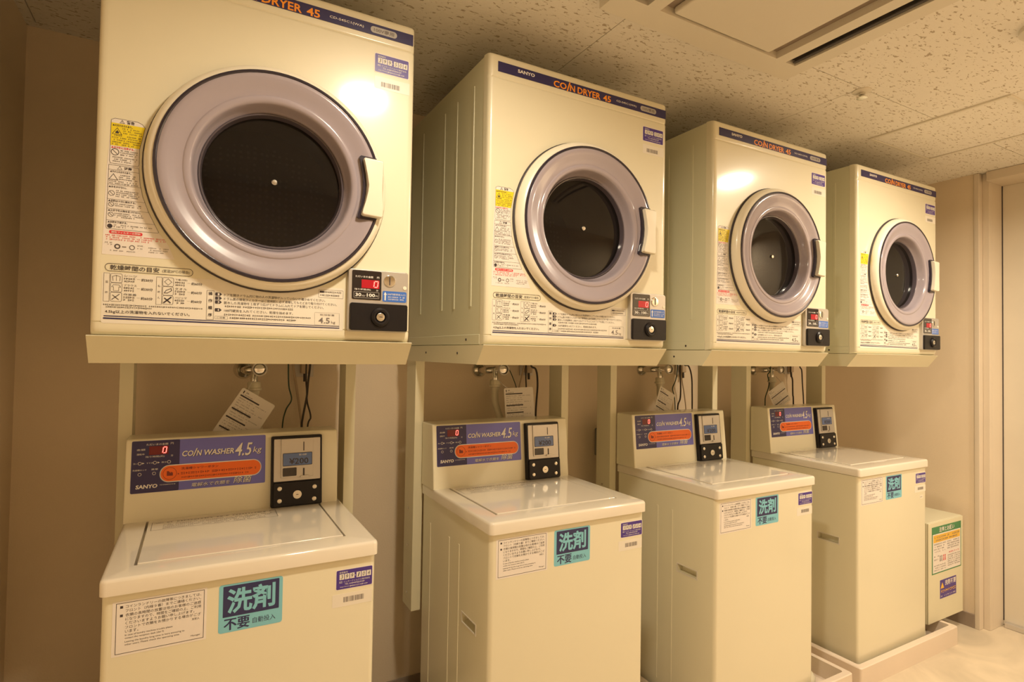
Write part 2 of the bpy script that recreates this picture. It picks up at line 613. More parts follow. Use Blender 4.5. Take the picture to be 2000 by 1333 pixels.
simple('hatch_frame', 'ac', hatch, hframe)
sp = tag(empty('sprinkler_head', (2.05, -0.205, ZC)), 'small metal sprinkler head on a round ceiling plate', 'sprinkler')
b = B(); lathe(b, [(0.0, 0.0), (0.028, 0.0), (0.028, -0.003), (0.018, -0.007), (0.0, -0.007)], 0, 0, 24, 'z'); mk('plate', b, 'ac', sp, smooth=True)
b = B(); lathe(b, [(0.010, -0.006), (0.010, -0.014), (0.004, -0.016), (0.004, -0.022), (0.016, -0.023), (0.016, -0.025), (0.0, -0.026)], 0, 0, 20, 'z'); mk('deflector', b, 'steel', sp, smooth=True)
dt = tag(empty('smoke_detector', (2.085, -0.66, ZC)), 'round cream smoke detector on the ceiling tiles', 'smoke detector')
b = B(); lathe(b, [(0.0, 0.0), (0.060, 0.0), (0.060, -0.012), (0.052, -0.018), (0.0, -0.018)], 0, 0, 40, 'z'); mk('base', b, 'ac', dt, smooth=True)
b = B(); lathe(b, [(0.040, -0.017), (0.038, -0.030), (0.028, -0.040), (0.0, -0.043)], 0, 0, 32, 'z'); mk('sensor_dome', b, 'ac', dt, smooth=True)

# ------------------------------------------------------------------ coin dryer
DW, DH, DD, ZB = 0.60, 0.7385, 0.58, 1.2538
DX = [0.0, 0.7927, 1.5939, 2.3855]
OX, OZ = 0.3034, 0.3279


def front_panel(b):
    # cross-section (v, y) of the pressed steel front, rounded at all four edges
    prof = [(0.0, 0.030), (0.0005, 0.014), (0.003, 0.006), (0.008, 0.002), (0.015, 0.0005), (0.0238, 0.0), (0.0245, 0.0016), (0.0258, 0.0016), (0.0265, 0.0), (0.1, 0.0), (0.35, 0.0), (0.672, 0.0),
            (0.6765, 0.0030), (0.681, 0.0), (0.7285, 0.0005), (0.7335, 0.002), (0.7365, 0.005), (0.738, 0.010), (DH, 0.030)]
    us = [(0.0, 0.030), (0.0004, 0.012), (0.0018, 0.006), (0.0050, 0.002), (0.010, 0.0003), (0.016, 0.0)]
    us = us + [(DW-u, y) for u, y in us[::-1]]
    grid = [[b.verts.new((u, max(yu, yv) if max(yu, yv) > 0.02 else min(yu+yv, 0.03), v)) for u, yu in us] for v, yv in prof]
    i0, i1 = [i for i, p in enumerate(prof) if p[0] in (0.0265, 0.672)]
    j0, j1 = 5, len(us)-6
    for i in range(len(prof)-1):
        for j in range(len(us)-1):
            if not (i0 <= i < i1 and j0 <= j < j1):
                b.faces.new((grid[i][j], grid[i][j+1], grid[i+1][j+1], grid[i+1][j]))
    # flat middle with the round door opening
    rect = [grid[i0][j] for j in range(j0, j1+1)] + [grid[i][j1] for i in range(i0+1, i1+1)] + [grid[i1][j] for j in range(j1-1, j0-1, -1)] + [grid[i][j0] for i in range(i1-1, i0, -1)]
    n = 48
    ci = [b.verts.new((OX+0.195*math.cos(2*math.pi*k/n), 0.0, OZ+0.195*math.sin(2*math.pi*k/n))) for k in range(n)]
    cb = [b.verts.new((v.co.x, 0.030, v.co.z)) for v in ci]
    ed = []
    for L in (rect, ci):
        for k in range(len(L)):
            e = b.edges.get((L[k], L[(k+1) % len(L)])) or b.edges.new((L[k], L[(k+1) % len(L)]))
            ed.append(e)
    bmesh.ops.triangle_fill(b, edges=ed, use_beauty=True)
    for k in range(n):
        b.faces.new((ci[k], ci[(k+1) % n], cb[(k+1) % n], cb[k]))


def make_dryer():
    R = empty('coin_dryer', (0, 0, 0))
    simple('front_panel', 'ivory', R, front_panel, wn=True)

    def body(b):
        box(b, 0.001, DW-0.001, 0.0295, DD, 0.0, DH-0.001, 0.003, 2)
        bmesh.ops.delete(b, geom=[f for f in b.faces if f.calc_center_median().y < 0.0297], context='FACES')
    simple('cabinet', 'ivory_side', R, body, wn=True)
    for s in (0, 1):
        x0 = -0.0006 if s == 0 else DW-0.0021
        for y in (0.090, 0.200, 0.290, 0.470):
            simple('side_rib', 'ivory_side', R, lambda b: box(b, x0, x0+0.0027, y-0.005, y+0.005, 0.10, 0.682, 0.0010, 2))
        simple('base_flange', 'ivory_side', R, lambda b: box(b, x0, x0+0.0027, 0.031, DD-0.004, 0.001, 0.027, 0.001, 1))
        b = B(); tube(b, [(x0-0.001, 0.11, 0.014), (x0+0.003, 0.11, 0.014)], 0.0035, 10, 1); mk('screw', b, 'rubber_gap', R)
    # ---- door
    b = B()
    lathe(b, [(0.2215, 0.0005), (0.2260, -0.004), (0.2285, -0.009), (0.2275, -0.016), (0.2240, -0.024), (0.2180, -0.030), (0.2125, -0.032), (0.2105, -0.028)], OX, OZ, 96)
    dr = mk('door', b, 'plastic', R, smooth=True)
    b = B(); lathe(b, [(0.2275, -0.0005), (0.2315, -0.0008), (0.2300, -0.004), (0.2240, -0.006)], OX, OZ, 96); mk('door_gap_shade', b, 'rubber_gap', dr, smooth=True)  # dark ring painted as the shadow in the gap between door and panel
    b = B(); lathe(b, [(0.2135, -0.0315), (0.2125, -0.0345), (0.2085, -0.0355), (0.2060, -0.0335)], OX, OZ, 96); mk('rim', b, 'rim', dr, smooth=True)
    b = B()
    lathe(b, [(0.2075, -0.0330), (0.2040, -0.0352), (0.1980, -0.0350), (0.1900, -0.0325), (0.1800, -0.0285), (0.1700, -0.0255), (0.1655, -0.0250), (0.1640, -0.0262), (0.1615, -0.0268), (0.1560, -0.0262), (0.1525, -0.0245),
              (0.1500, -0.0200), (0.1475, -0.0120), (0.1450, -0.0030), (0.1420, 0.0040), (0.1395, 0.0080)], OX, OZ, 96)
    mk('smoked_bowl', b, 'smoke', dr, smooth=True)
    b = B(); lathe(b, [(0.1405, 0.0060), (0.1385, 0.0030), (0.1360, 0.0035), (0.1345, 0.0100), (0.1330, 0.0180)], OX, OZ, 96); mk('window_rim', b, 'window_rim', dr, smooth=True)
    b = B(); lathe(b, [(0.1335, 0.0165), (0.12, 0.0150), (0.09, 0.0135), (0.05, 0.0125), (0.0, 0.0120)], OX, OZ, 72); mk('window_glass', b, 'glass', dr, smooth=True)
    b = B(); lathe(b, [(0.0062, 0.0135), (0.0060, 0.0085), (0.0045, 0.0070), (0.0, 0.0066)], OX, OZ, 24); mk('centre_bolt', b, 'steel', dr, smooth=True)
    # handle with a concave inner edge, set in a dark recess
    hp = [(0.4745, 0.3935), (0.4775, 0.3962), (0.5150, 0.3950), (0.5175, 0.3930), (0.5178, 0.33), (0.5168, 0.2720), (0.5140, 0.2688), (0.4760, 0.2708), (0.4725, 0.2740), (0.4735, 0.2800),
          (0.4790, 0.2990), (0.4825, 0.3200), (0.4835, 0.3400), (0.4815, 0.3620), (0.4770, 0.3830)]
    b = B()
    big = [(0.474+(u-0.4955)*1.06+0.019, 0.332+(v-0.332)*1.09) for u, v in hp]
    big = [(u-0.0035, v) for u, v in big]
    prism(b, [(min(u, 0.5040), v) for u, v in big], 0.012, 0.0358)
    mk('handle_recess', b, 'rim', dr)
    b = B(); prism(b, hp, 0.004, 0.0480, shrink=0.004); mk('handle', b, 'plastic', dr, wn=True)
    # drum seen through the glass
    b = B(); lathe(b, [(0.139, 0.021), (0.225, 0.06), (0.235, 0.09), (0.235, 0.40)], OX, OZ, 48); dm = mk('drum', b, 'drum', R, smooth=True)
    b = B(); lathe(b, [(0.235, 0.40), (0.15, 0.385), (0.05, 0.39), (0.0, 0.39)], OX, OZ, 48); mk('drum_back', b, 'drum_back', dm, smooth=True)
    # ---- name strip
    b = B(); prism(b, rrect(0.0247, 0.5935, 0.6915, 0.7170), 0.0, 0.0012); ns = mk('name_strip', b, 'navy', R)
    b = B()
    text(b, 'SANYO', 0.0813, 0.7018, 0.1323, 0.7108, 0.0014, bold=0.035)
    mkprint('lettering', b, 'ink_pale', ns)
    b = B()
    text(b, 'CD-S45C1(WA)', 0.4045, 0.7000, 0.4785, 0.7068, 0.0014, bold=0.008)
    mkprint('lettering', b, 'ink_pale', ns)
    b = B()
    text(b, 'CO', 0.1910, 0.6928, 0.2330, 0.7105, 0.0014, bold=0.022)
    flat(b, [(0.2330, 0.6905), (0.2372, 0.6905), (0.2455, 0.7160), (0.2413, 0.7160)], 0.0014)
    text(b, 'N', 0.2440, 0.6928, 0.2605, 0.7105, 0.0014, bold=0.022)
    text(b, 'DRYER', 0.2690, 0.6928, 0.3475, 0.7105, 0.0014, bold=0.022)
    text(b, '45', 0.3570, 0.6928, 0.3845, 0.7105, 0.0014, bold=0.022)
    mkprint('lettering', b, 'orange', ns, 'orange lettering')
    b = B(); prism(b, rrect(0.4938, 0.5545, 0.6965, 0.7110, 0.0070, 6), 0.0012, 0.0016); mk('voltage_pill', b, 'pill', ns)
    b = B(); text(b, '100V専用', 0.5010, 0.6990, 0.5475, 0.7085, 0.0018, bold=0.02); mkprint('lettering', b, 'ink_grey', ns)
    # ---- inventory sticker and barcode
    number_sticker(R, 0.5056, 0.6110, '399', '504')
    barcode(R, 0.5055, 0.5870, 0.5735, 0.6010, 0.5205, 0.5636, 0.579, 0.590)
    # ---- warning label
    wp = [(0.0225, 0.1945), (0.1035, 0.1945), (0.0965, 0.2080), (0.0850, 0.2320), (0.0745, 0.2620), (0.0700, 0.2900), (0.0683, 0.3130), (0.0680, 0.3480), (0.0760, 0.3900), (0.0720, 0.3965), (0.0640, 0.4000), (0.0290, 0.4000), (0.0235, 0.3960), (0.0210, 0.3000)]
    wp2 = [(0.0155, 0.1480), (0.1290, 0.1480), (0.1180, 0.1750)] + wp[1:]
    wp2 = wp2[:-1] + [(0.0185, 0.3000)]
    b = B(); prism(b, wp2, 0.0, 0.0004); wl = mk('warning_label', b, 'paper', R)
    b = B(); flat(b, [(0.0232, 0.3492), (0.0680, 0.3492), (0.0756, 0.3890), (0.0748, 0.3910), (0.0236, 0.3910)], 0.0006); mkprint('yellow_field', b, 'yellow', wl)
    d = 0.0008
    b = B()
    text(b, '警告', 0.0470, 0.3922, 0.0590, 0.3982, d, bold=0.03)
    line(b, [(0.0365, 0.3922), (0.0435, 0.3922), (0.0400, 0.3980)], 0.0005, d, closed=True)
    flat(b, [(0.0397, 0.3935), (0.0403, 0.3935), (0.0403, 0.3962), (0.0397, 0.3962)], d)
    text(b, '▲火災のおそれあり。', 0.0255, 0.3850, 0.0560, 0.3892, d, bold=0.02)
    line(b, [(0.0255, 0.3705), (0.0400, 0.3705), (0.0328, 0.3825)], 0.0008, d, closed=True)
    flat(b, [(0.0300, 0.3722), (0.0350, 0.3722), (0.0358, 0.3752), (0.0340, 0.3760), (0.0330, 0.3790), (0.0318, 0.3762), (0.0302, 0.3752)], d)
    for k, (u0, u1, v) in enumerate([(0.0405, 0.0735, 0.3812), (0.0420, 0.0725, 0.3770), (0.0420, 0.0720, 0.3728), (0.0260, 0.0710, 0.3672), (0.0255, 0.0700, 0.3630), (0.0255, 0.0695, 0.3588), (0.0255, 0.0690, 0.3546), (0.0255, 0.0600, 0.3506)]):
        scrib(b, u0, u1, v, 0.0024, d, seed=k+3)
    ring(b, 0.0305, 0.3375, 0.0058, 0.0009, d)
    line(b, [(0.0266, 0.3414), (0.0344, 0.3336)], 0.0008, d)
    for k, (u0, u1, v) in enumerate([(0.0385, 0.0665, 0.3400), (0.0385, 0.0660, 0.3362), (0.0385, 0.0655, 0.3324), (0.0250, 0.0650, 0.3270), (0.0250, 0.0640, 0.3232), (0.0250, 0.0560, 0.3194)]):
        scrib(b, u0, u1, v, 0.0022, d, seed=k+20)
    text(b, '注意', 0.0450, 0.3062, 0.0570, 0.3118, d, bold=0.03)
    line(b, [(0.0350, 0.3062), (0.0420, 0.3062), (0.0385, 0.3120)], 0.0005, d, closed=True)
    text(b, '▲やけどのおそれあり。', 0.0240, 0.2992, 0.0560, 0.3030, d, bold=0.02)
    line(b, [(0.0225, 0.2860), (0.0360, 0.2860), (0.0292, 0.2968)], 0.0008, d, closed=True)
    for k, (u0, u1, v) in enumerate([(0.0370, 0.0665, 0.2945), (0.0375, 0.0660, 0.2908), (0.0375, 0.0665, 0.2870), (0.0230, 0.0665, 0.2822), (0.0230, 0.0670, 0.2785)]):
        scrib(b, u0, u1, v, 0.0022, d, seed=k+40)
    for q, (s, v, w) in enumerate([('▲水をかけない。', 0.2712, 0.0270), ('▲衣類は十分に脱水する。', 0.2452, 0.0420), ('▲火気や引火物を近づけない。', 0.2277, 0.0500), ('▲衣類を確認する。', 0.2062, 0.0300)]):
        text(b, s, 0.0225, v, 0.0225+w, v+0.0038, d, bold=0.02)
    for q, (v, r) in enumerate([(0.2610, 0.0045), (0.2405, 0.0040), (0.2218, 0.0040)]):
        ring(b, 0.0272, v, r, 0.0006, d, n=16)
        line(b, [(0.0272-r*0.7, v+r*0.7), (0.0272+r*0.7, v-r*0.7)], 0.0006, d)
    flat(b, disc(0.0262, 0.2005, 0.0040, 16), d)
    for k, (u0, u1, v) in enumerate([(0.0340, 0.0680, 0.2655), (0.0340, 0.0690, 0.2620), (0.0340, 0.0700, 0.2585), (0.0335, 0.0680, 0.2550), (0.0330, 0.0730, 0.2410), (0.0330, 0.0740, 0.2375), (0.0325, 0.0800, 0.2235), (0.0325, 0.0810, 0.2200), (0.0320, 0.0640, 0.2168), (0.0320, 0.0920, 0.2020), (0.0320, 0.0660, 0.1985)]):
        scrib(b, u0, u1, v, 0.0021, d, seed=k+60)
    line(b, [(0.0235, 0.3960), (0.0225, 0.3200), (0.0240, 0.3160), (0.0660, 0.3160), (0.0678, 0.3200), (0.0678, 0.3490), (0.0757, 0.3900), (0.0715, 0.3962), (0.0640, 0.3995), (0.0290, 0.3995)], 0.0005, d, closed=True)
    line(b, [(0.0218, 0.3130), (0.0670, 0.3130), (0.0682, 0.3080), (0.0700, 0.2850), (0.0750, 0.2610), (0.0850, 0.2330), (0.1020, 0.1970), (0.1010, 0.1955), (0.0220, 0.1955), (0.0205, 0.1980)], 0.0005, d, closed=True)
    for v, u1 in ((0.3042, 0.0682), (0.2770, 0.0715), (0.2500, 0.0790), (0.2325, 0.0852), (0.2110, 0.0950)):
        line(b, [(0.0210, v), (u1, v)], 0.0004, d)
    mkprint('lettering', b, 'ink', wl)
    b = B()
    text(b, '▲お子様に注意する。', 0.0245, 0.3440, 0.0600, 0.3480, d, bold=0.02)
    mkprint('lettering', b, 'ink_red', wl, 'red lettering')
    b = B(); prism(b, rrect(0.0252, 0.0766, 0.1868, 0.1930, 0.003, 4), 0.0004, 0.0007); mk('heading_pill', b, 'ink_red', wl, label='red pill-shaped heading')
    b = B()
    for k, (u0, u1, v) in enumerate([(0.0200, 0.1130, 0.1826), (0.0215, 0.1150, 0.1788), (0.0215, 0.0880, 0.1750)]):
        scrib(b, u0, u1, v, 0.0024, d, seed=k+80)
    mkprint('lettering', b, 'ink_red', wl, 'red lettering')
    b = B(); text(b, '排気フィルターの掃除', 0.0285, 0.1880, 0.0735, 0.1918, 0.0009, bold=0.015); mkprint('lettering', b, 'paper', wl)
    b = B()
    ring(b, 0.0385, 0.1640, 0.0036, 0.0020, d, n=16)
    ring(b, 0.0610, 0.1640, 0.0038, 0.0012, d, n=16)
    flat(b, [(0.0455, 0.1632), (0.0520, 0.1632), (0.0520, 0.1650), (0.0455, 0.1650)], d)
    for k, (u0, u1, v) in enumerate([(0.0200, 0.0320, 0.1690), (0.0240, 0.0310, 0.1655), (0.0280, 0.0480, 0.1550), (0.0530, 0.0660, 0.1550), (0.0690, 0.0820, 0.1672), (0.0690, 0.0780, 0.1620), (0.0840, 0.1210, 0.1650), (0.0850, 0.1190, 0.1610), (0.0850, 0.1120, 0.1570)]):
        scrib(b, u0, u1, v, 0.0022, d, seed=k+90)
    mkprint('lettering', b, 'ink_grey', wl)
    # ---- drying-time table and instructions printed on the panel
    b = B(); prism(b, rrect(0.0170, 0.4480, 0.0225, 0.1150, 0.004, 3), 0.0, 0.0003); tb = mk('instruction_label', b, 'clear', R)
    b = B()
    line(b, rrect(0.0212, 0.1600, 0.1183, 0.1320, 0.0066, 6), 0.0008, d, closed=True)
    text(b, '乾燥時間の目安', 0.0285, 0.1205, 0.1050, 0.1298, d, bold=0.01)
    text(b, '(室温20℃の場合)', 0.1100, 0.1213, 0.1545, 0.1282, d)
    line(b, rrect(0.0198, 0.0285, 0.0625, 0.1142), 0.0004, d, closed=True)
    text(b, '混', 0.0222, 0.0960, 0.0262, 0.1000, d)
    text(b, '紡', 0.0220, 0.0770, 0.0260, 0.0810, d)
    line(b, rrect(0.1010, 0.1100, 0.0610, 0.1130), 0.0004, d, closed=True)
    for k, s in enumerate('もめん'):
        text(b, s, 0.1032, 0.0940-k*0.0110, 0.1072, 0.0980-k*0.0110, d)
    for side, (u0, names) in enumerate([(0.0300, ['シーツ', 'ブラウス', '作業着']), (0.1112, ['下着(3枚)', 'タオル', 'パジャマ'])]):
        for k in range(3):
            v1 = 0.1140-0.0172*k - side*0.001
            line(b, rrect(u0, u0+0.0175, v1-0.0165, v1, 0.0025, 3), 0.0005, d, closed=True)
            c0, c1 = u0+0.0087, v1-0.0083
            if (side, k) == (0, 0):
                line(b, [(c0-0.005, c1-0.005), (c0-0.006, c1+0.003), (c0, c1+0.005), (c0+0.006, c1+0.003), (c0+0.005, c1-0.005)], 0.0006, d)
                line(b, [(c0, c1-0.005), (c0, c1+0.005)], 0.0005, d)
            elif (side, k) == (0, 1):
                line(b, [(c0-0.004, c1-0.006), (c0-0.004, c1+0.001), (c0-0.007, c1+0.001), (c0-0.004, c1+0.005), (c0+0.004, c1+0.005), (c0+0.007, c1+0.001), (c0+0.004, c1+0.001), (c0+0.004, c1-0.006)], 0.0005, d, closed=True)
            elif (side, k) == (1, 0):
                line(b, [(c0-0.006, c1), (c0, c1+0.006), (c0+0.006, c1), (c0, c1-0.006)], 0.0006, d, closed=True)
            elif (side, k) == (1, 1):
                line(b, [(c0-0.006, c1-0.004), (c0-0.003, c1+0.001), (c0+0.005, c1+0.005), (c0+0.006, c1+0.001), (c0-0.001, c1-0.004)], 0.0010, d, closed=True)
            else:
                line(b, [(c0-0.006, c1-0.005), (c0+0.005, c1+0.005)], 0.0024 if side else 0.0011, d)
                line(b, [(c0-0.005, c1+0.003), (c0+0.004, c1-0.005)], 0.0020 if side else 0.0010, d)
            text(b, names[k], u0+0.0200, v1-0.0052, u0+0.0400, v1-0.0012, d)
            scrib(b, u0+0.0200, u0+0.0390, v1-0.0100, 0.0034, d, seed=k+100+side, fill=0.95)
            scrib(b, u0+0.0205, u0+0.0370, v1-0.0148, 0.0032, d, seed=k+110+side, fill=0.8)
            line(b, [(u0+0.0405, v1-0.0085), (u0+0.0455, v1-0.0085)], 0.0003, d)
            text(b, ['約30分', '約30分', '約60分', '約60分', '約60分', '約60分'][k+3*side], u0+0.0470, v1-0.0118, u0+0.0655, v1-0.0062, d, bold=0.01)
    scrib(b, 0.0198, 0.1790, 0.0550, 0.0030, d, seed=120, fill=0.95)
    scrib(b, 0.0240, 0.0960, 0.0510, 0.0028, d, seed=121, fill=0.95)
    text(b, '4.5kg以上の洗濯物を入れないでください。', 0.0229, 0.0402, 0.1569, 0.0472, d, bold=0.01)
    line(b, rrect(0.1852, 0.1975, 0.0365, 0.0930), 0.0005, d, closed=True)
    for k, s in enumerate('操作順序'):
        text(b, s, 0.1878, 0.0840-k*0.0140, 0.1950, 0.0908-k*0.0140, d, bold=0.015)
    lines = [('ドアを開きドラム内に他の人の洗濯物が入っていないか確かめてください。', 0.2152, 0.4090, 0.0835), ('ドラム奥の排気フィルターはご使用前に必ず清掃してもとどおり取り付けてください。', 0.2152, 0.4330, 0.0757), ('脱水した洗濯物を１枚ずつ広げてドラムに入れてドアを閉じてください。', 0.2152, 0.4060, 0.0680),
             ('100円硬貨を入れてください。乾燥を始めます。', 0.2160, 0.3444, 0.0525)]
    for s, u0, u1, v in lines:
        text(b, s, u0, v, u1, v+0.0056, d)
    for k, v in enumerate((0.0835, 0.0757, 0.0680, 0.0525)):
        prism(b, [(0.2000, v), (0.2080, v), (0.2115, v+0.0033), (0.2080, v+0.0066), (0.2000, v+0.0066), (0.1993, v+0.0033)], 0.0003, 0.0006)
    scrib(b, 0.2170, 0.3450, 0.0620, 0.0036, d, seed=130, fill=0.95)
    scrib(b, 0.2160, 0.3810, 0.0455, 0.0036, d, seed=131, fill=0.95)
    text(b, 'ご注意', 0.2030, 0.0392, 0.2180, 0.0426, d)
    line(b, rrect(0.2000, 0.2225, 0.0378, 0.0438, 0.001, 2), 0.0003, d, closed=True)
    scrib(b, 0.2260, 0.3520, 0.0392, 0.0036, d, seed=132, fill=0.95)
    line(b, rrect(0.3953, 0.4464, 0.0925, 0.1095, 0.001, 2), 0.0004, d, closed=True)
    flat(b, rrect(0.3975, 0.4065, 0.1030, 0.1072), d)
    scrib(b, 0.4070, 0.4440, 0.1032, 0.0036, d, seed=133, fill=0.98)
    scrib(b, 0.3985, 0.4400, 0.0962, 0.0036, d, seed=134, fill=0.95)
    mkprint('lettering', b, 'ink', tb)
    b = B()
    for k, v in enumerate((0.0835, 0.0757, 0.0680, 0.0525)):
        text(b, str(k+1), 0.2040, v+0.0010, 0.2070, v+0.0056, 0.0009, bold=0.02)
    mkprint('lettering', b, 'paper', tb)
    b = B()
    text(b, '乾燥容量', 0.3990, 0.0535, 0.4290, 0.0575, d)
    text(b, '4.5', 0.3960, 0.0370, 0.4195, 0.0495, d, bold=0.015)
    text(b, 'kg', 0.4225, 0.0360, 0.4310, 0.0430, d)
    line(b, rrect(0.3880, 0.4395, 0.0335, 0.0600, 0.001, 2), 0.0003, d, closed=True)
    mkprint('lettering', b, 'ink_grey', tb)
    b = B()
    flat(b, [(0.0212, 0.0350), (0.4400, 0.0312), (0.4400, 0.0322), (0.0212, 0.0368)], d)
    flat(b, [(0.0205, 0.0302), (0.4400, 0.0270), (0.4400, 0.0290), (0.0205, 0.0330)], d)
    mkprint('rule_lines', b, 'ink_navy', tb)
    # ---- coin unit
    b = B(); prism(b, rrect(0.4545, 0.5895, 0.0222, 0.1595, 0.006, 4), 0.0, 0.0130, shrink=0.0025); cu = mk('coin_unit', b, 'silver', R, wn=True)
    b = B(); prism(b, rrect(0.4622, 0.5268, 0.0925, 0.1562, 0.003, 4), 0.0128, 0.0140); mk('display_panel', b, 'black_gloss', cu)
    b = B(); flat(b, rrect(0.4826, 0.5222, 0.1178, 0.1365), 0.0143); mkprint('led_window', b, 'led_back', cu)
    b = B(); seven_zero(b, 0.5085, 0.5190, 0.1198, 0.1350, 0.0022, 0.0146); mkprint('led_digit', b, 'led', cu)
    b = B()
    text(b, 'ただいまの金額', 0.4690, 0.1405, 0.5080, 0.1450, 0.0144, bold=0.01)
    text(b, '円', 0.5165, 0.1405, 0.5215, 0.1447, 0.0144, bold=0.01)
    mkprint('lettering', b, 'ink_pale', cu)
    b = B()
    text(b, '残り時間(約)', 0.4675, 0.1122, 0.5030, 0.1165, 0.0144, bold=0.01)
    text(b, '分', 0.5150, 0.1118, 0.5200, 0.1160, 0.0144, bold=0.01)
    mkprint('lettering', b, 'ink_pale', cu)
    b = B()
    text(b, '30', 0.4695, 0.0990, 0.4825, 0.1065, 0.0144, bold=0.03)
    text(b, '分/', 0.4830, 0.0990, 0.4915, 0.1030, 0.0144)
    text(b, '100', 0.4945, 0.0990, 0.5130, 0.1065, 0.0144, bold=0.03)
    text(b, '円', 0.5140, 0.0990, 0.5190, 0.1030, 0.0144)
    line(b, rrect(0.4665, 0.5215, 0.0962, 0.1092), 0.0004, 0.0144, closed=True)
    mkprint('lettering', b, 'ink_pale', cu)
    b = B(); lathe(b, [(0.0135, -0.0128), (0.0135, -0.0145), (0.0120, -0.0158), (0.0, -0.0150)], 0.5455, 0.1370, 32); mk('coin_slot', b, 'chrome', cu, wn=True)
    b = B(); prism(b, rrect(0.5443, 0.5463, 0.1275, 0.1470, 0.0009, 2), 0.0150, 0.0165); mk('slot_opening', b, 'rubber_gap', cu)
    b = B(); lathe(b, [(0.0045, -0.0128), (0.0042, -0.0142), (0.0, -0.0146)], 0.5810, 0.1235, 16); mk('button', b, 'plastic', cu, smooth=True)
    b = B(); prism(b, rrect(0.5300, 0.5852, 0.0905, 0.1145, 0.003, 3), 0.0128, 0.0136); mk('blue_label', b, 'blue', cu)
    b = B()
    prism(b, [(0.5345, 0.0935), (0.5375, 0.0935), (0.5375, 0.1060), (0.5395, 0.1060), (0.5360, 0.1125), (0.5325, 0.1060), (0.5345, 0.1060)], 0.0136, 0.0138)
    text(b, '100円硬貨投入口', 0.5410, 0.1055, 0.5820, 0.1100, 0.0139)
    scrib(b, 0.5425, 0.5820, 0.1000, 0.0030, 0.0139, seed=140)
    scrib(b, 0.5425, 0.5790, 0.0950, 0.0030, 0.0139, seed=141)
    mkprint('lettering', b, 'ink_pale', cu)
    b = B(); prism(b, rrect(0.4582, 0.5870, 0.0245, 0.0848, 0.005, 4), 0.0125, 0.0200, shrink=0.002); mk('cash_box_door', b, 'black', cu, wn=True)
    b = B(); lathe(b, [(0.0210, -0.0198), (0.0205, -0.0235), (0.0160, -0.0270), (0.0120, -0.0265), (0.0105, -0.0215)], 0.5235, 0.0548, 40); mk('lock_collar', b, 'black', cu, smooth=True)
    b = B(); lathe(b, [(0.0100, -0.0205), (0.0098, -0.0245), (0.0085, -0.0255), (0.0, -0.0255)], 0.5235, 0.0548, 28); mk('key_lock', b, 'steel', cu, wn=True)
    b = B(); prism(b, rrect(0.5205, 0.5275, 0.0541, 0.0556), 0.0250, 0.0262); mk('keyhole', b, 'rubber_gap', cu)
    return R


def seven_zero(b, u0, u1, v0, v1, w, d, xf=ident):
    vm = (v0+v1)/2
    s = (v1-v0)*0.10
    for q in ([(u0+w, v0), (u1-w*0.4, v0), (u1-w*1.2, v0+w), (u0+w*1.4, v0+w)], [(u0+w+s, v1-w), (u1-w+s*0.6, v1-w), (u1+s-w*0.2, v1), (u0+w*0.8+s, v1)],
              [(u0, v0+w*0.6), (u0+w, v0+w*1.2), (u0+w+s*0.5, vm-0.0003), (u0+s*0.5, vm-0.0003)], [(u0+s*0.5, vm+0.0003), (u0+w+s*0.5, vm+0.0003), (u0+w+s, v1-w*1.2), (u0+s, v1-w*0.6)],
              [(u1-w, v0+w*1.2), (u1, v0+w*0.6), (u1+s*0.5, vm-0.0003), (u1-w+s*0.5, vm-0.0003)], [(u1-w+s*0.5, vm+0.0003), (u1+s*0.5, vm+0.0003), (u1+s, v1-w*0.6), (u1-w+s, v1-w*1.2)]):
        flat(b, q, d, xf)


def number_sticker(R, u0, v0, a, c, xf=ident):
    W_, H_ = 0.0780, 0.0410
    b = B(); prism(b, rrect(u0-0.0018, u0+W_+0.0018, v0-0.0018, v0+H_+0.0018, 0.003, 3), 0.0, 0.0003, xf); st = mk('number_sticker', b, 'paper', R)
    b = B(); prism(b, rrect(u0, u0+W_, v0, v0+H_, 0.0025, 3), 0.0003, 0.0006, xf); mk('sticker_field', b, 'sticker', st)
    b = B()
    for k in range(6):
        x = u0+0.0065+k*0.0112+(0.003 if k > 2 else 0)
        flat(b, rrect(x, x+0.0098, v0+0.0205, v0+0.0325), 0.0008, xf)
    flat(b, rrect(u0+0.0395, u0+0.0415, v0+0.0255, v0+0.0268), 0.0008, xf)
    text(b, '管理番号', u0+0.0060, v0+0.0340, u0+0.0240, v0+0.0380, 0.0008, xf)
    text(b, 'インターナショナル株式会社', u0+0.0150, v0+0.0135, u0+0.0730, v0+0.0175, 0.0008, xf)
    scrib(b, u0+0.0060, u0+0.0145, v0+0.0135, 0.0038, 0.0008, xf, 150, 1.0)
    text(b, 'TEL.', u0+0.0180, v0+0.0085, u0+0.0270, v0+0.0120, 0.0008, xf)
    scrib(b, u0+0.0280, u0+0.0600, v0+0.0085, 0.0033, 0.0008, xf, 151, 1.0)
    text(b, 'http://www.', u0+0.0080, v0+0.0030, u0+0.0280, v0+0.0062, 0.0008, xf)
    scrib(b, u0+0.0285, u0+0.0690, v0+0.0030, 0.0028, 0.0008, xf, 152, 1.0)
    mkprint('lettering', b, 'ink_pale', st)
    b = B()
    for k, ch in enumerate(a+c):
        x = u0+0.0065+k*0.0112+(0.003 if k > 2 else 0)
        text(b, ch, x+0.0025, v0+0.0222, x+0.0072, v0+0.0308, 0.0010, xf, shear=0.15)
    mkprint('digits', b, 'ink', st)


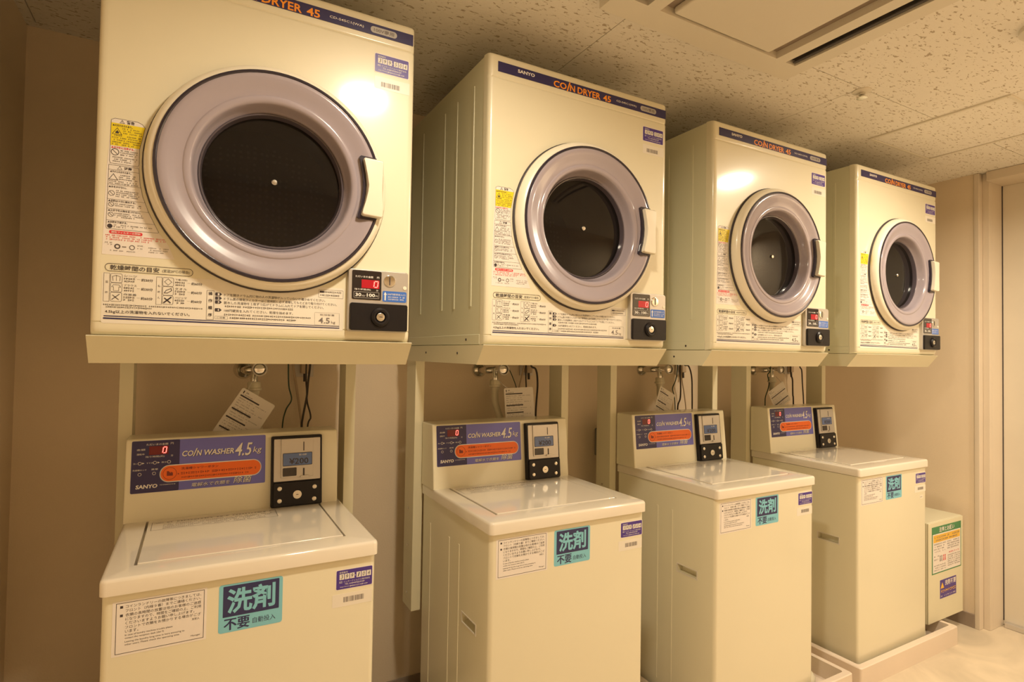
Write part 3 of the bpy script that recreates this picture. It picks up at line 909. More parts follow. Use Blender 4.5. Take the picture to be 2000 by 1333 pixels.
def barcode(R, u0, u1, v0, v1, b0, b1, w0, w1, xf=ident):
    b = B(); prism(b, rrect(u0, u1, v0, v1, 0.001, 2), 0.0, 0.0003, xf); st = mk('barcode_label', b, 'clear', R)
    b = B()
    rnd = random.Random(7)
    u = b0
    while u < b1:
        w = rnd.choice((0.0007, 0.0012, 0.0018))
        flat(b, rrect(u, min(u+w, b1), w0, w1), 0.0005, xf)
        u += w+rnd.choice((0.0007, 0.0010, 0.0014))
    mkprint('bars', b, 'ink_grey', st)


dryer = make_dryer()
DL = ['ivory coin dryer farthest from the door, beside the shadowed bare wall corner', 'ivory coin dryer, third counted from the door', 'ivory coin dryer, second counted from the door', 'ivory coin dryer at the end of the row closest to the door']
dryers = [dryer] + [copy_tree(dryer) for _ in range(3)]
for i, o in enumerate(dryers):
    o.location = (DX[i], 0, ZB)
    tag(o, DL[i], 'dryer', 'coin dryers on wall stands')

# ------------------------------------------------------------------ dryer stands (shelf tray on two channel posts)
PZ0 = 0.40


def make_stand():
    R = empty('dryer_stand', (0, 0, 0))

    def shelf(b):
        box(b, -0.003, DW+0.003, 0.0, 0.60, -0.0035, -0.0005)
        for x0 in (-0.003, DW+0.0005):
            # side lip, cut back under the sloping front
            pts = [(0.0, -0.001), (0.60, -0.001), (0.60, -0.050), (0.040, -0.050)]
            A = [b.verts.new((x0, y, z)) for y, z in pts]
            D_ = [b.verts.new((x0+0.0025, y, z)) for y, z in pts]
            n = 4
            for i in range(n):
                b.faces.new((A[i], A[(i+1) % n], D_[(i+1) % n], D_[i]))
            b.faces.new(A); b.faces.new(D_[::-1])
    sh = simple('shelf', 'stand', R, shelf)

    def skirt(b):
        pts = [(-0.003, -0.001), (0.037, -0.051), (0.040, -0.0495), (0.0, 0.0005)]
        A = [b.verts.new((-0.004, y, z)) for y, z in pts]
        D_ = [b.verts.new((DW+0.004, y, z)) for y, z in pts]
        for i in range(4):
            b.faces.new((A[i], A[(i+1) % 4], D_[(i+1) % 4], D_[i]))
        b.faces.new(A); b.faces.new(D_[::-1])
    simple('front_skirt', 'stand', R, skirt)
    for x0 in (0.0, DW-0.03):
        def post(b):
            # C channel opening to the rear
            z0, z1 = PZ0-ZB, -0.0036
            box(b, x0, x0+0.030, 0.500, 0.503, z0, z1)
            box(b, x0, x0+0.003, 0.503, 0.585, z0+0.0, z1)
            box(b, x0+0.027, x0+0.030, 0.503, 0.585, z0+0.0, z1)
        simple('post', 'stand', R, post)
        simple('wall_bracket', 'stand', R, lambda b: box(b, x0+0.004, x0+0.026, 0.595, YB, -0.030, -0.004))
        for z in (PZ0+0.045, PZ0+0.20, PZ0+0.32):
            for xs in ((x0-0.0022, x0+0.0005), ) if x0 < 0.1 else ((x0+0.0295, x0+0.0322), ):
                b = B(); tube(b, [(xs[0], 0.545, z-ZB), (xs[1], 0.545, z-ZB)], 0.0045, 10, 1); mk('screw', b, 'steel', R)
    for y in (0.16, 0.40):
        for xs in ((-0.0042, -0.0025), (DW+0.0025, DW+0.0042)):
            b = B(); tube(b, [(xs[0], y, -0.022), (xs[1], y, -0.022)], 0.0032, 8, 1); mk('screw', b, 'rubber_gap', R)
    return R


stand = make_stand()
SL = ['cream steel stand carrying the dryer farthest from the door', 'cream steel stand carrying the third dryer counted from the door', 'cream steel stand carrying the second dryer counted from the door', 'cream steel stand carrying the dryer closest to the door']
stands = [stand] + [copy_tree(stand) for _ in range(3)]
for i, o in enumerate(stands):
    o.location = (DX[i], 0, ZB)
    tag(o, SL[i], 'stand', 'dryer stands')

# ------------------------------------------------------------------ coin washer
WX = [0.0261, 0.8184, 1.6235, 2.4101]
WW, LT, LB = 0.5116, 0.8093, 0.7789
CY0, CY1, CZ1 = 0.387, 0.4073, 1.008       # console front: bottom y, top y, top z
CH = CZ1-LT


def cxf(u, v, d):
    s = (CY1-CY0)/CH
    n = math.hypot(1, s)
    return Vector((u, CY0+s*v-d/n, LT+v+d*s/n))


def lxf(u, v, d):
    return Vector((u, v, LT+d))


def fxf(u, v, d):
    return Vector((u, 0.010-d, v))


def make_washer():
    R = empty('coin_washer', (0, 0, 0))

    def body(b):
        z0, z1 = 0.045, LB-0.002
        r, n = 0.012, 5
        pl = []
        for cx, cy, a in ((WW-0.004-r, 0.010+r, -90), (WW-0.004-r, 0.493-r, 0), (0.004+r, 0.493-r, 90), (0.004+r, 0.010+r, 180)):
            for k in range(n+1):
                t = math.radians(a+90*k/n)
                pl.append((cx+r*math.cos(t), cy+r*math.sin(t)))
        A = [b.verts.new((x, y, z0)) for x, y in pl]
        D_ = [b.verts.new((x, y, z1)) for x, y in pl]
        m = len(pl)
        for i in range(m):
            k = (i+1) % m
            if abs(pl[i][0]-pl[k][0]) < 1e-6 and abs(pl[i][1]-pl[k][1]) > 0.2:
                xx = pl[i][0]
                sx = 0.022 if xx < 0.2 else -0.022
                if pl[i][1] < pl[k][1]:
                    ya, yb = 0.0865, 0.1715
                else:
                    ya, yb = 0.1715, 0.0865
                q = [(ya, 0.4995), (yb, 0.4995), (yb, 0.5235), (ya, 0.5235)]
                I = [b.verts.new((xx, y, z)) for y, z in q]
                J = [b.verts.new((xx+sx, y, z)) for y, z in q]
                O4 = [A[i], A[k], D_[k], D_[i]]
                for e in range(4):
                    f = (e+1) % 4
                    b.faces.new((O4[e], O4[f], I[f], I[e]))
                    b.faces.new((I[e], I[f], J[f], J[e]))
                b.faces.new(J)
            else:
                b.faces.new((A[i], A[k], D_[k], D_[i]))
        b.faces.new(A[::-1]); b.faces.new(D_)
    simple('cabinet', 'ivory', R, body, smooth=True)
    for fx in (0.05, WW-0.05):
        for fy in (0.06, 0.45):
            b = B(); lathe(b, [(0.0, 0.018), (0.022, 0.018), (0.022, 0.030), (0.014, 0.046)], fx, fy, 16, 'z'); mk('foot', b, 'rubber_gap', R, smooth=True)
    for s in (0, 1):
        x0 = 0.0035 if s == 0 else WW-0.0050
        for y in (0.20, 0.27, 0.42):
            simple('side_rib', 'ivory', R, lambda b: box(b, x0-0.0008, x0+0.0022, y-0.004, y+0.004, 0.09, 0.70, 0.0010, 2))
        xs = 0.0030 if s == 0 else WW-0.0042
        simple('grip', 'beige', R, lambda b: [box(b, xs, xs+0.0012, 0.083, 0.175, 0.4955, 0.4995), box(b, xs, xs+0.0012, 0.083, 0.175, 0.5235, 0.5265),
                                              box(b, xs, xs+0.0012, 0.083, 0.0865, 0.4995, 0.5235), box(b, xs, xs+0.0012, 0.1715, 0.175, 0.4995, 0.5235)])
    # top cover: a frame round the lid
    LX0, LX1, LY0, LY1 = 0.0530, 0.4480, 0.068, 0.384

    def top(b):
        def lp(z, ins):
            return rrect(0.0+ins, WW-ins, 0.0014+ins, 0.497-ins, 0.012, 4)
        lv = [(LB, 0.0), (LT-0.007, 0.0), (LT-0.003, 0.0012), (LT-0.0008, 0.0035), (LT, 0.007)]
        rings = [[b.verts.new((x, y, z)) for x, y in lp(z, i)] for z, i in lv]
        n = len(rings[0])
        for A, D_ in zip(rings, rings[1:]):
            for i in range(n):
                b.faces.new((A[i], A[(i+1) % n], D_[(i+1) % n], D_[i]))
        b.faces.new(rings[0][::-1])
        # well for the lid
        hole = [(LX0-0.005, LY0-0.003), (LX1+0.005, LY0-0.003), (LX1+0.005, LY1), (LX0-0.005, LY1)]
        H0 = [b.verts.new((x, y, LT)) for x, y in hole]
        H1 = [b.verts.new((x, y, LT-0.012)) for x, y in hole]
        for i in range(4):
            b.faces.new((H0[i], H0[(i+1) % 4], H1[(i+1) % 4], H1[i]))
        b.faces.new(H1)
        # top face with the hole: corner fans (ring order: right-front, right-back, left-back, left-front)
        top_r = rings[-1]
        q = n//4
        cor = [1, 2, 3, 0]
        for c in range(4):
            seg = top_r[c*q:(c+1)*q]
            h = H0[cor[c]]
            for i in range(len(seg)-1):
                b.faces.new((seg[i], seg[i+1], h))
            nx = top_r[((c+1)*q) % n]
            b.faces.new((seg[-1], nx, H0[cor[(c+1) % 4]], h))
    simple('top_cover', 'lid', R, top, smooth=True)

    def lid(b):
        box(b, LX0, LX1, LY0, LY1-0.001, LT-0.010, LT+0.0022, 0.0020, 3)
    ld = simple('lid', 'lid', R, lid, wn=True)
    b = B(); prism(b, [(0.195+0.12*k/12, 0.056+0.010*(abs(k-6)/6)**2) for k in range(13)] + [(0.315, 0.0665), (0.195, 0.0665)], -0.002, 0.0006, lxf); mk('finger_notch', b, 'beige', ld)
    b = B()
    rnd = 0
    for k, (u0, u1, v, h) in enumerate([(0.085, 0.330, 0.345, 0.010), (0.085, 0.330, 0.330, 0.006), (0.085, 0.325, 0.319, 0.006), (0.085, 0.320, 0.308, 0.006), (0.085, 0.310, 0.297, 0.006)]):
        scrib(b, u0, u1, v, h*0.7, 0.0026, lxf, 170+k, 0.8)
    text(b, 'ご使用方法', 0.066, 0.345, 0.085, 0.352, 0.0026, lxf)
    line(b, rrect(0.062, 0.335, 0.290, 0.358), 0.0008, 0.0026, lxf, True)
    mkprint('lettering', b, 'ink', ld)

    # console
    def console(b):
        x0, x1, yb = -0.001+0.0, 0.5025, 0.496
        pr = [(CY0, LT-0.001), (CY1-0.0012, CZ1-0.006), (CY1+0.0002, CZ1-0.0015), (CY1+0.004, CZ1), (yb-0.004, CZ1), (yb, CZ1-0.004), (yb, LT-0.001)]
        secs = [(x0, 0.004), (x0+0.001, 0.0015), (x0+0.004, 0.0), (x1-0.004, 0.0), (x1-0.001, 0.0015), (x1, 0.004)]
        cy, cz = 0.45, 0.90
        rings = []
        for x, ins in secs:
            R_ = []
            for y, z in pr:
                yy = y+(ins if y < cy else -ins)
                zz = z-(ins if z > cz else 0)
                R_.append(b.verts.new((x, yy, zz)))
            rings.append(R_)
        n = len(pr)
        for A, D_ in zip(rings, rings[1:]):
            for i in range(n):
                b.faces.new((A[i], A[(i+1) % n], D_[(i+1) % n], D_[i]))
        b.faces.new(rings[0]); b.faces.new(rings[-1][::-1])
    simple('console', 'ivory', R, console, wn=True)
    # control panel
    P0, P1, V0, V1 = 0.0120, 0.3130, 0.0680, 0.1935
    um = 0.1135
    b = B(); prism(b, rrect(P0, P1, V0, V1, 0.003, 3), 0.0, 0.0010, cxf); cp = mk('control_panel', b, 'purple', R)
    d = 0.0013
    b = B(); flat(b, rrect(P0+0.0003, um, V0+0.0003, V1-0.0003, 0.0028, 3), d, cxf); mkprint('navy_field', b, 'navy', cp)
    d = 0.0016
    b = B()
    text(b, 'SANYO', 0.0225, 0.0785, 0.0680, 0.0880, d, cxf, bold=0.035, shear=0.1)
    scrib(b, 0.0730, 0.1070, 0.0835, 0.0022, d, cxf, 180, 0.9)
    text(b, 'ただいまの金額', 0.0420, 0.1815, 0.0880, 0.1865, d, cxf)
    text(b, '円', 0.0935, 0.1820, 0.0995, 0.1870, d, cxf)
    text(b, '金額', 0.0220, 0.1700, 0.0400, 0.1745, d, cxf)
    text(b, '運転中', 0.0225, 0.1590, 0.0385, 0.1635, d, cxf)
    text(b, '残り時間(約)', 0.0410, 0.1515, 0.0810, 0.1563, d, cxf)
    text(b, '分', 0.0945, 0.1520, 0.0995, 0.1570, d, cxf)
    for u0, u1, s, cxx in ((0.0160, 0.0250, '洗い', 0.0295), (0.0435, 0.0570, 'すすぎ', 0.0610), (0.0750, 0.0870, '脱水', 0.0910)):
        text(b, s, u0, 0.1375, u1, 0.1412, d, cxf)
        ring(b, cxx, 0.1393, 0.0034, 0.0011, d, cxf, 16)
    flat(b, [(0.0345, 0.1372), (0.0395, 0.1393), (0.0345, 0.1414)], d, cxf)
    flat(b, [(0.0665, 0.1372), (0.0715, 0.1393), (0.0665, 0.1414)], d, cxf)
    text(b, '洗濯槽ロック', 0.0150, 0.1215, 0.0440, 0.1252, d, cxf)
    text(b, '異常', 0.0540, 0.1215, 0.0680, 0.1255, d, cxf)
    ring(b, 0.0300, 0.1130, 0.0034, 0.0011, d, cxf, 16)
    ring(b, 0.0600, 0.1135, 0.0034, 0.0011, d, cxf, 16)
    line(b, rrect(0.0727, 0.3026, 0.0905, 0.1305, 0.0195, 8), 0.0022, d, cxf, True)
    mkprint('lettering', b, 'ink_pale', cp)
    b = B(); prism(b, rrect(0.0737, 0.3016, 0.0915, 0.1295, 0.0185, 8), 0.0010, 0.0015, cxf); mk('shower_button_label', b, 'orange_deep', cp, label='orange pill-shaped button label')
    d = 0.0019
    b = B()
    ring(b, 0.0935, 0.1105, 0.0145, 0.0008, d, cxf, 24)
    flat(b, [(0.0870, 0.1050), (0.1000, 0.1050), (0.1000, 0.1120), (0.0965, 0.1140), (0.0950, 0.1118), (0.0905, 0.1165), (0.0870, 0.1165)], d, cxf)
    text(b, '洗濯槽シャワーボタン', 0.1180, 0.1175, 0.2010, 0.1240, d, cxf, bold=0.01)
    flat(b, [(0.1100, 0.1070), (0.1140, 0.1070), (0.1120, 0.1105)], d, cxf)
    scrib(b, 0.1175, 0.2930, 0.1065, 0.0052, d, cxf, 181, 0.95)
    scrib(b, 0.1190, 0.2720, 0.0970, 0.0042, d, cxf, 182, 0.92)
    mkprint('lettering', b, 'ink_maroon', cp, 'dark maroon lettering')

    def logo(b, du, dv, dd):
        text(b, 'CO', 0.1190+du, 0.1500+dv, 0.1440+du, 0.1640+dv, dd, cxf, 0.02, 0.2)
        flat(b, [(0.1425+du, 0.1490+dv), (0.1450+du, 0.1490+dv), (0.1530+du, 0.1690+dv), (0.1505+du, 0.1690+dv)], dd, cxf)
        text(b, 'N', 0.1505+du, 0.1500+dv, 0.1630+du, 0.1640+dv, dd, cxf, 0.02, 0.2)
        text(b, 'WASHER', 0.1680+du, 0.1500+dv, 0.2370+du, 0.1640+dv, dd, cxf, 0.02, 0.2)
        text(b, '4.5', 0.2395+du, 0.1425+dv, 0.2810+du, 0.1760+dv, dd, cxf, 0.01, 0.25)
        text(b, 'kg', 0.2825+du, 0.1450+dv, 0.3040+du, 0.1640+dv, dd, cxf, 0.0, 0.2)

    def slogan(b, du, dv, dd):
        text(b, '電解水で衣類を', 0.1420+du, 0.0735+dv, 0.2290+du, 0.0830+dv, dd, cxf, 0.0, 0.2)
        text(b, '除菌', 0.2370+du, 0.0735+dv, 0.2810+du, 0.0905+dv, dd, cxf, 0.0, 0.2)
    for fn in (logo, slogan):
        b = B(); fn(b, 0.0011, -0.0011, 0.0013); mkprint('lettering_shadow', b, 'ink', cp)
        b = B(); fn(b, 0, 0, 0.0016); mkprint('lettering', b, 'ink_pale', cp)
    b = B(); flat(b, rrect(0.0480, 0.0895, 0.1585, 0.1795), 0.0015, cxf); mkprint('led_window', b, 'led_dim', cp)
    b = B(); seven_zero(b, 0.0755, 0.0850, 0.1610, 0.1775, 0.0022, 0.0018, cxf); mkprint('led_digit', b, 'led', cp)
    # coin mechanism
    b = B(); prism(b, rrect(0.3265, 0.4575, 0.0005, 0.1880, 0.004, 3), -0.001, 0.0160, cxf, shrink=0.002); cm = mk('coin_mechanism', b, 'black', R, wn=True)
    b = B(); prism(b, rrect(0.3325, 0.4520, 0.0680, 0.1805, 0.002, 3), 0.0158, 0.0185, cxf, shrink=0.0008); mk('face_plate', b, 'silver', cm, wn=True)
    b = B(); prism(b, rrect(0.3500, 0.4330, 0.0770, 0.1800, 0.002, 3), 0.0184, 0.0215, cxf, shrink=0.0008); mk('slot_plate', b, 'silver', cm, wn=True)
    b = B(); prism(b, rrect(0.3549, 0.4294, 0.1085, 0.1415, 0.002, 3), 0.0213, 0.0222, cxf); mk('price_display', b, 'lcd', cm)
    b = B()
    text(b, '¥200', 0.3705, 0.1120, 0.4200, 0.1280, 0.0226, cxf, 0.01)
    line(b, rrect(0.3549, 0.4294, 0.1085, 0.1415, 0.002, 3), 0.0012, 0.0226, cxf, True)
    mkprint('lettering', b, 'ink', cm)
    b = B(); text(b, '投入金額', 0.3960, 0.1342, 0.4150, 0.1388, 0.0226, cxf); mkprint('lettering', b, 'ink_pale', cm)
    b = B(); prism(b, rrect(0.3545, 0.3897, 0.0810, 0.1030, 0.002, 3), 0.0213, 0.0224, cxf); mk('return_window', b, 'black_gloss', cm)
    b = B(); prism(b, rrect(0.4068, 0.4092, 0.1465, 0.1705), 0.0213, 0.0222, cxf); mk('coin_slot', b, 'rubber_gap', cm)
    b = B(); prism(b, rrect(0.4062, 0.4102, 0.0800, 0.1000), 0.0213, 0.0222, cxf); mk('return_lever_slot', b, 'rubber_gap', cm)
    b = B(); prism(b, rrect(0.3990, 0.4210, 0.0755, 0.0805, 0.001, 2), 0.0213, 0.0250, cxf, shrink=0.0008); mk('return_lever', b, 'silver', cm)
    b = B(); prism(b, rrect(0.3315, 0.4545, 0.0035, 0.0650, 0.004, 3), 0.0158, 0.0225, cxf, shrink=0.0018); mk('cash_box_door', b, 'black', cm, wn=True)
    b = B(); prism(b, disc(0.3915, 0.0315, 0.0115, 28), 0.0222, 0.0262, cxf, shrink=0.001); mk('key_lock', b, 'steel', cm, wn=True)
    b = B(); prism(b, rrect(0.3885, 0.3945, 0.0308, 0.0324), 0.0260, 0.0266, cxf); mk('keyhole', b, 'rubber_gap', cm)
    for u, v in ((0.3470, 0.0500), (0.4365, 0.0480), (0.3470, 0.0180), (0.4355, 0.0160)):
        b = B(); prism(b, disc(u, v, 0.0062, 16), 0.0222, 0.0252, cxf, shrink=0.0018); mk('screw', b, 'steel', cm, wn=True)
    # front labels
    b = B(); prism(b, rrect(0.0213, 0.1740, 0.6640, 0.7645, 0.001, 2), 0.0, 0.0003, fxf); nt_ = mk('notice_sheet', b, 'paper', R)
    d = 0.0005
    b = B()
    line(b, rrect(0.0272, 0.1692, 0.6685, 0.7605), 0.0009, d, fxf, True)
    rows = ['コインランドリーの故障等につきましては、', 'フロント（内線９番）までご連絡ください。', '衣類の長時間の放置は他のお客様のご迷惑', 'になりますので、時間をご確認の上、ご利用', 'くださいますようお願い申し上げます。', 'フロントで衣類をお預かりする場合がござ']
    vs = [0.7505, 0.7430, 0.7350, 0.7275, 0.7200, 0.7125]
    for s, v in zip(rows, vs):
        text(b, s, 0.0415, v, 0.1640 if len(s) > 18 else 0.1530, v+0.0058, d, fxf)
    text(b, 'います。', 0.0415, 0.7050, 0.0620, 0.7108, d, fxf)
    text(b, '支配人', 0.1490, 0.7055, 0.1620, 0.7098, d, fxf)
    flat(b, rrect(0.0330, 0.0375, 0.7510, 0.7555), d, fxf)
    flat(b, rrect(0.0330, 0.0375, 0.7355, 0.7400), d, fxf)
    for s, v, u1 in (('In case of laundry machine trouble please', 0.6985, 0.1170), ('contact the reception desk (dial 9)', 0.6930, 0.1030), ('Leaving the laundry long time in here annoying to', 0.6865, 0.1370), ('other users. Please check the operating time.', 0.6810, 0.1290)):
        text(b, s, 0.0415, v, u1, v+0.0042, d, fxf)
    text(b, 'Manager', 0.1480, 0.6735, 0.1640, 0.6775, d, fxf)
    mkprint('lettering', b, 'ink', nt_)
    b = B(); prism(b, rrect(0.1950, 0.3130, 0.6680, 0.7630, 0.005, 4), 0.0, 0.0003, fxf); dsn = mk('detergent_sticker', b, 'teal', R)
    b = B(); flat(b, rrect(0.2025, 0.3062, 0.6985, 0.7595, 0.001, 2), d, fxf)
    mkprint('navy_field', b, 'ink_navy', dsn)
    b = B()
    for k in range(4):
        text(b, '不要', 0.2046+0.0005*k, 0.6718+0.0006*(k % 2), 0.2502+0.0005*k, 0.6946+0.0006*(k % 2), d+0.00001*k, fxf)
    text(b, '自動投入', 0.2570, 0.6770, 0.3000, 0.6885, d, fxf)
    mkprint('lettering', b, 'ink_navy', dsn)
    b = B(); text(b, '洗剤', 0.2095, 0.7040, 0.2990, 0.7540, 0.0007, fxf, bold=0.028); mkprint('lettering', b, 'teal', dsn)
    number_sticker(R, 0.4222, 0.7122, '399', '104', fxf)
    barcode(R, 0.4140, 0.5005, 0.6740, 0.7020, 0.4382, 0.4832, 0.6830, 0.6943, fxf)
    return R


washer = make_washer()
WL = ['ivory coin washer farthest from the door, beside the shadowed bare wall corner', 'ivory coin washer, third counted from the door', 'ivory coin washer, second counted from the door', 'ivory coin washer closest to the door, next to the detergent box']
washers = [washer] + [copy_tree(washer) for _ in range(3)]
for i, o in enumerate(washers):
    o.location = (WX[i], 0, 0)
    tag(o, WL[i], 'washing machine', 'coin washers under the dryers')
b = B(); prism(b, rrect(0.455, 0.480, 0.645, 0.660), 0.0, 0.0003, fxf); x = mk('small_label', b, 'clear', washers[3])
b = B(); scrib(b, 0.458, 0.478, 0.649, 0.006, 0.0005, fxf, 190, 1.0); mkprint('lettering', b, 'ink_grey', x)


# ------------------------------------------------------------------ drain pans
def make_pan():
    R = empty('drain_pan', (0, 0, 0))

    def pan(b):
        W_, D_, Hh, w = 0.737, 0.64, 0.077, 0.024
        o0 = rrect(0.0, W_, 0.0, D_, 0.010, 3)
        o1 = rrect(0.001, W_-0.001, 0.001, D_-0.001, 0.010, 3)
        o2 = rrect(0.004, W_-0.004, 0.004, D_-0.004, 0.008, 3)
        i1 = rrect(w, W_-w, w, D_-w, 0.010, 3)
        i2 = rrect(w+0.006, W_-w-0.006, w+0.006, D_-w-0.006, 0.010, 3)
        lv = [(o0, 0.0), (o1, Hh-0.003), (o2, Hh), (i1, Hh), (i2, 0.018)]
        rings = [[b.verts.new((x, y, z)) for x, y in p] for p, z in lv]
        n = len(rings[0])
        for A, B_ in zip(rings, rings[1:]):
            for i in range(n):
                b.faces.new((A[i], A[(i+1) % n], B_[(i+1) % n], B_[i]))
        b.faces.new(rings[0][::-1])
        b.faces.new(rings[-1])
    simple('tray', 'pan', R, pan, smooth=True)
    b = B(); tube(b, [(0.66, 0.42, 0.045), (0.672, 0.30, 0.042), (0.655, 0.16, 0.040), (0.630, 0.10, 0.040), (0.575, 0.075, 0.040)], 0.018, 12, 8)
    mk('drain_hose', b, 'hose', R, smooth=True)
    return R


pan = make_pan()
pans = [pan] + [copy_tree(pan) for _ in range(3)]
for i, o in enumerate(pans):
    o.location = (WX[i]-0.047, -0.031, 0)
    tag(o, ['beige drain pan under the washer farthest from the door', 'beige drain pan under the third washer counted from the door', 'beige drain pan under the second washer counted from the door', 'beige drain pan under the washer closest to the door'][i], 'drain pan', 'washer drain pans')

# ------------------------------------------------------------------ detergent box
dx0, dx1, dyf = 2.980, 3.288, 0.030
det = tag(empty('detergent_box', (dx0, dyf, 0.079)), 'cream steel detergent box with green notice, mounted by the wall', 'detergent box')
DWd = dx1-dx0
simple('cabinet', 'stand', det, lambda b: box(b, 0, DWd, 0.006, 0.42, 0, 0.440, 0.003, 2), wn=True)
simple('front_door', 'stand', det, lambda b: box(b, 0.001, DWd-0.001, 0.0, 0.006, 0.002, 0.438, 0.002, 2), wn=True)
simple('wall_mount', 'stand', det, lambda b: box(b, DWd-0.01, XR-dx0, 0.05, 0.40, 0.05, 0.40))
b = B(); prism(b, rrect(0.028, 0.288, 0.212, 0.418), 0.0, 0.0006); ps = mk('notice_poster', b, 'green', det)
b = B(); flat(b, rrect(0.034, 0.282, 0.217, 0.386), 0.0009); mkprint('poster_field', b, 'paper', ps)
b = B(); flat(b, rrect(0.040, 0.276, 0.349, 0.381), 0.0011); mkprint('amber_band', b, 'amber', ps)
b = B(); text(b, '注意とお願い', 0.090, 0.391, 0.225, 0.413, 0.0011, bold=0.02); mkprint('lettering', b, 'paper', ps)
b = B()
scrib(b, 0.050, 0.266, 0.366, 0.009, 0.0013, seed=200); scrib(b, 0.060, 0.256, 0.353, 0.009, 0.0013, seed=201)
for k in range(4):
    scrib(b, 0.045, 0.150, 0.338-k*0.011, 0.006, 0.0013, seed=202+k, fill=0.6 if k else 0.9)
    scrib(b, 0.160, 0.270, 0.338-k*0.010, 0.006, 0.0013, seed=210+k)
for k in range(2):
    scrib(b, 0.045, 0.085, 0.285-k*0.014, 0.006, 0.0013, seed=216+k)
for k in range(6):
    scrib(b, 0.165, 0.275, 0.276-k*0.009, 0.005, 0.0013, seed=220+k)
for k in range(3):
    scrib(b, 0.045, 0.145, 0.245-k*0.010, 0.005, 0.0013, seed=230+k)
for q in (0.098, 0.112):
    flat(b, [(q-0.004, 0.262), (q+0.004, 0.262), (q+0.002, 0.280), (q-0.002, 0.280)], 0.0013)
    flat(b, disc(q, 0.284, 0.004, 10), 0.0013)
mkprint('lettering', b, 'ink_grey', ps)
b = B(); scrib(b, 0.175, 0.265, 0.288, 0.007, 0.0013, seed=240)
for q in (0.128, 0.142):
    flat(b, [(q-0.004, 0.262), (q+0.004, 0.262), (q+0.002, 0.280), (q-0.002, 0.280)], 0.0013)
    flat(b, disc(q, 0.284, 0.004, 10), 0.0013)
mkprint('lettering', b, 'ink_red', ps)
b = B(); prism(b, rrect(0.098, 0.242, 0.096, 0.177), 0.0, 0.0006); bs = mk('blue_sticker', b, 'sticker', det)
b = B(); text(b, '洗剤不要', 0.140, 0.148, 0.238, 0.172, 0.0009, bold=0.02); scrib(b, 0.105, 0.236, 0.102, 0.007, 0.0009, seed=251); mkprint('lettering', b, 'paper', bs)
b = B(); flat(b, [(0.102, 0.140), (0.132, 0.140), (0.126, 0.152), (0.117, 0.166), (0.108, 0.152)], 0.0009); scrib(b, 0.106, 0.236, 0.120, 0.013, 0.0009, seed=250, fill=0.95); mkprint('lettering', b, 'amber', bs)

# ------------------------------------------------------------------ taps, hoses, tags
KN = [(506.5, 721.0), (981, 722), (1304, 721), (1523, 722)]
NM = ['the washer farthest from the door', 'the third washer counted from the door', 'the second washer counted from the door', 'the washer closest to the door']


def make_tap():
    R = empty('water_tap', (0, 0, 0))
    b = B(); lathe(b, [(0.020, 0.0), (0.0215, -0.004), (0.0215, -0.016), (0.0195, -0.018), (0.0175, -0.016)], 0, 0, 28); mk('handwheel', b, 'beige', R, smooth=True)
    b = B(); lathe(b, [(0.0180, -0.010), (0.012, -0.013), (0.0, -0.015)], 0, 0, 28); mk('handwheel_cap', b, 'chrome', R, smooth=True)
    b = B(); tube(b, [(0, 0.0, 0), (0, 0.05, 0)], 0.010, 14, 1); tube(b, [(0, 0.05, 0.0), (-0.012, 0.06, -0.004), (-0.030, 0.07, -0.006), (-0.034, YB-0.602, -0.006)], 0.0125, 14, 6)
    tube(b, [(-0.008, 0.045, 0.0), (-0.010, 0.040, -0.022), (-0.010, 0.038, -0.042)], 0.011, 14, 5)
    mk('valve_body', b, 'chrome', R, smooth=True)
    b = B(); lathe(b, [(0.030, YB-0.601), (0.029, YB-0.606), (0.022, YB-0.613), (0.013, YB-0.618)], -0.034, -0.006, 28); mk('wall_flange', b, 'chrome', R, smooth=True)
    b = B(); lathe(b, [(0.0, -0.040), (0.016, -0.040), (0.019, -0.044), (0.019, -0.058), (0.022, -0.060), (0.022, -0.066), (0.016, -0.068), (0.016, -0.078), (0.0, -0.078)], -0.010, 0.038, 24, 'z')
    mk('hose_nut', b, 'hose', R, smooth=True)
    b = B(); tube(b, [(-0.010, 0.038, -0.074), (-0.009, 0.036, -0.12), (0.0, 0.02, -0.17), (0.008, -0.01, -0.22), (0.010, -0.040, -0.27), (0.008, -0.080, -0.32)], 0.013, 12, 6)
    mk('supply_hose', b, 'hose', R, smooth=True)
    return R


tap = make_tap()
taps = [tap] + [copy_tree(tap) for _ in range(3)]
for i, o in enumerate(taps):
    o.location = at(KN[i][0], KN[i][1], 0.60)
    tag(o, 'chrome wall tap with cream hose behind ' + NM[i], 'water tap', 'wall taps above the washers')

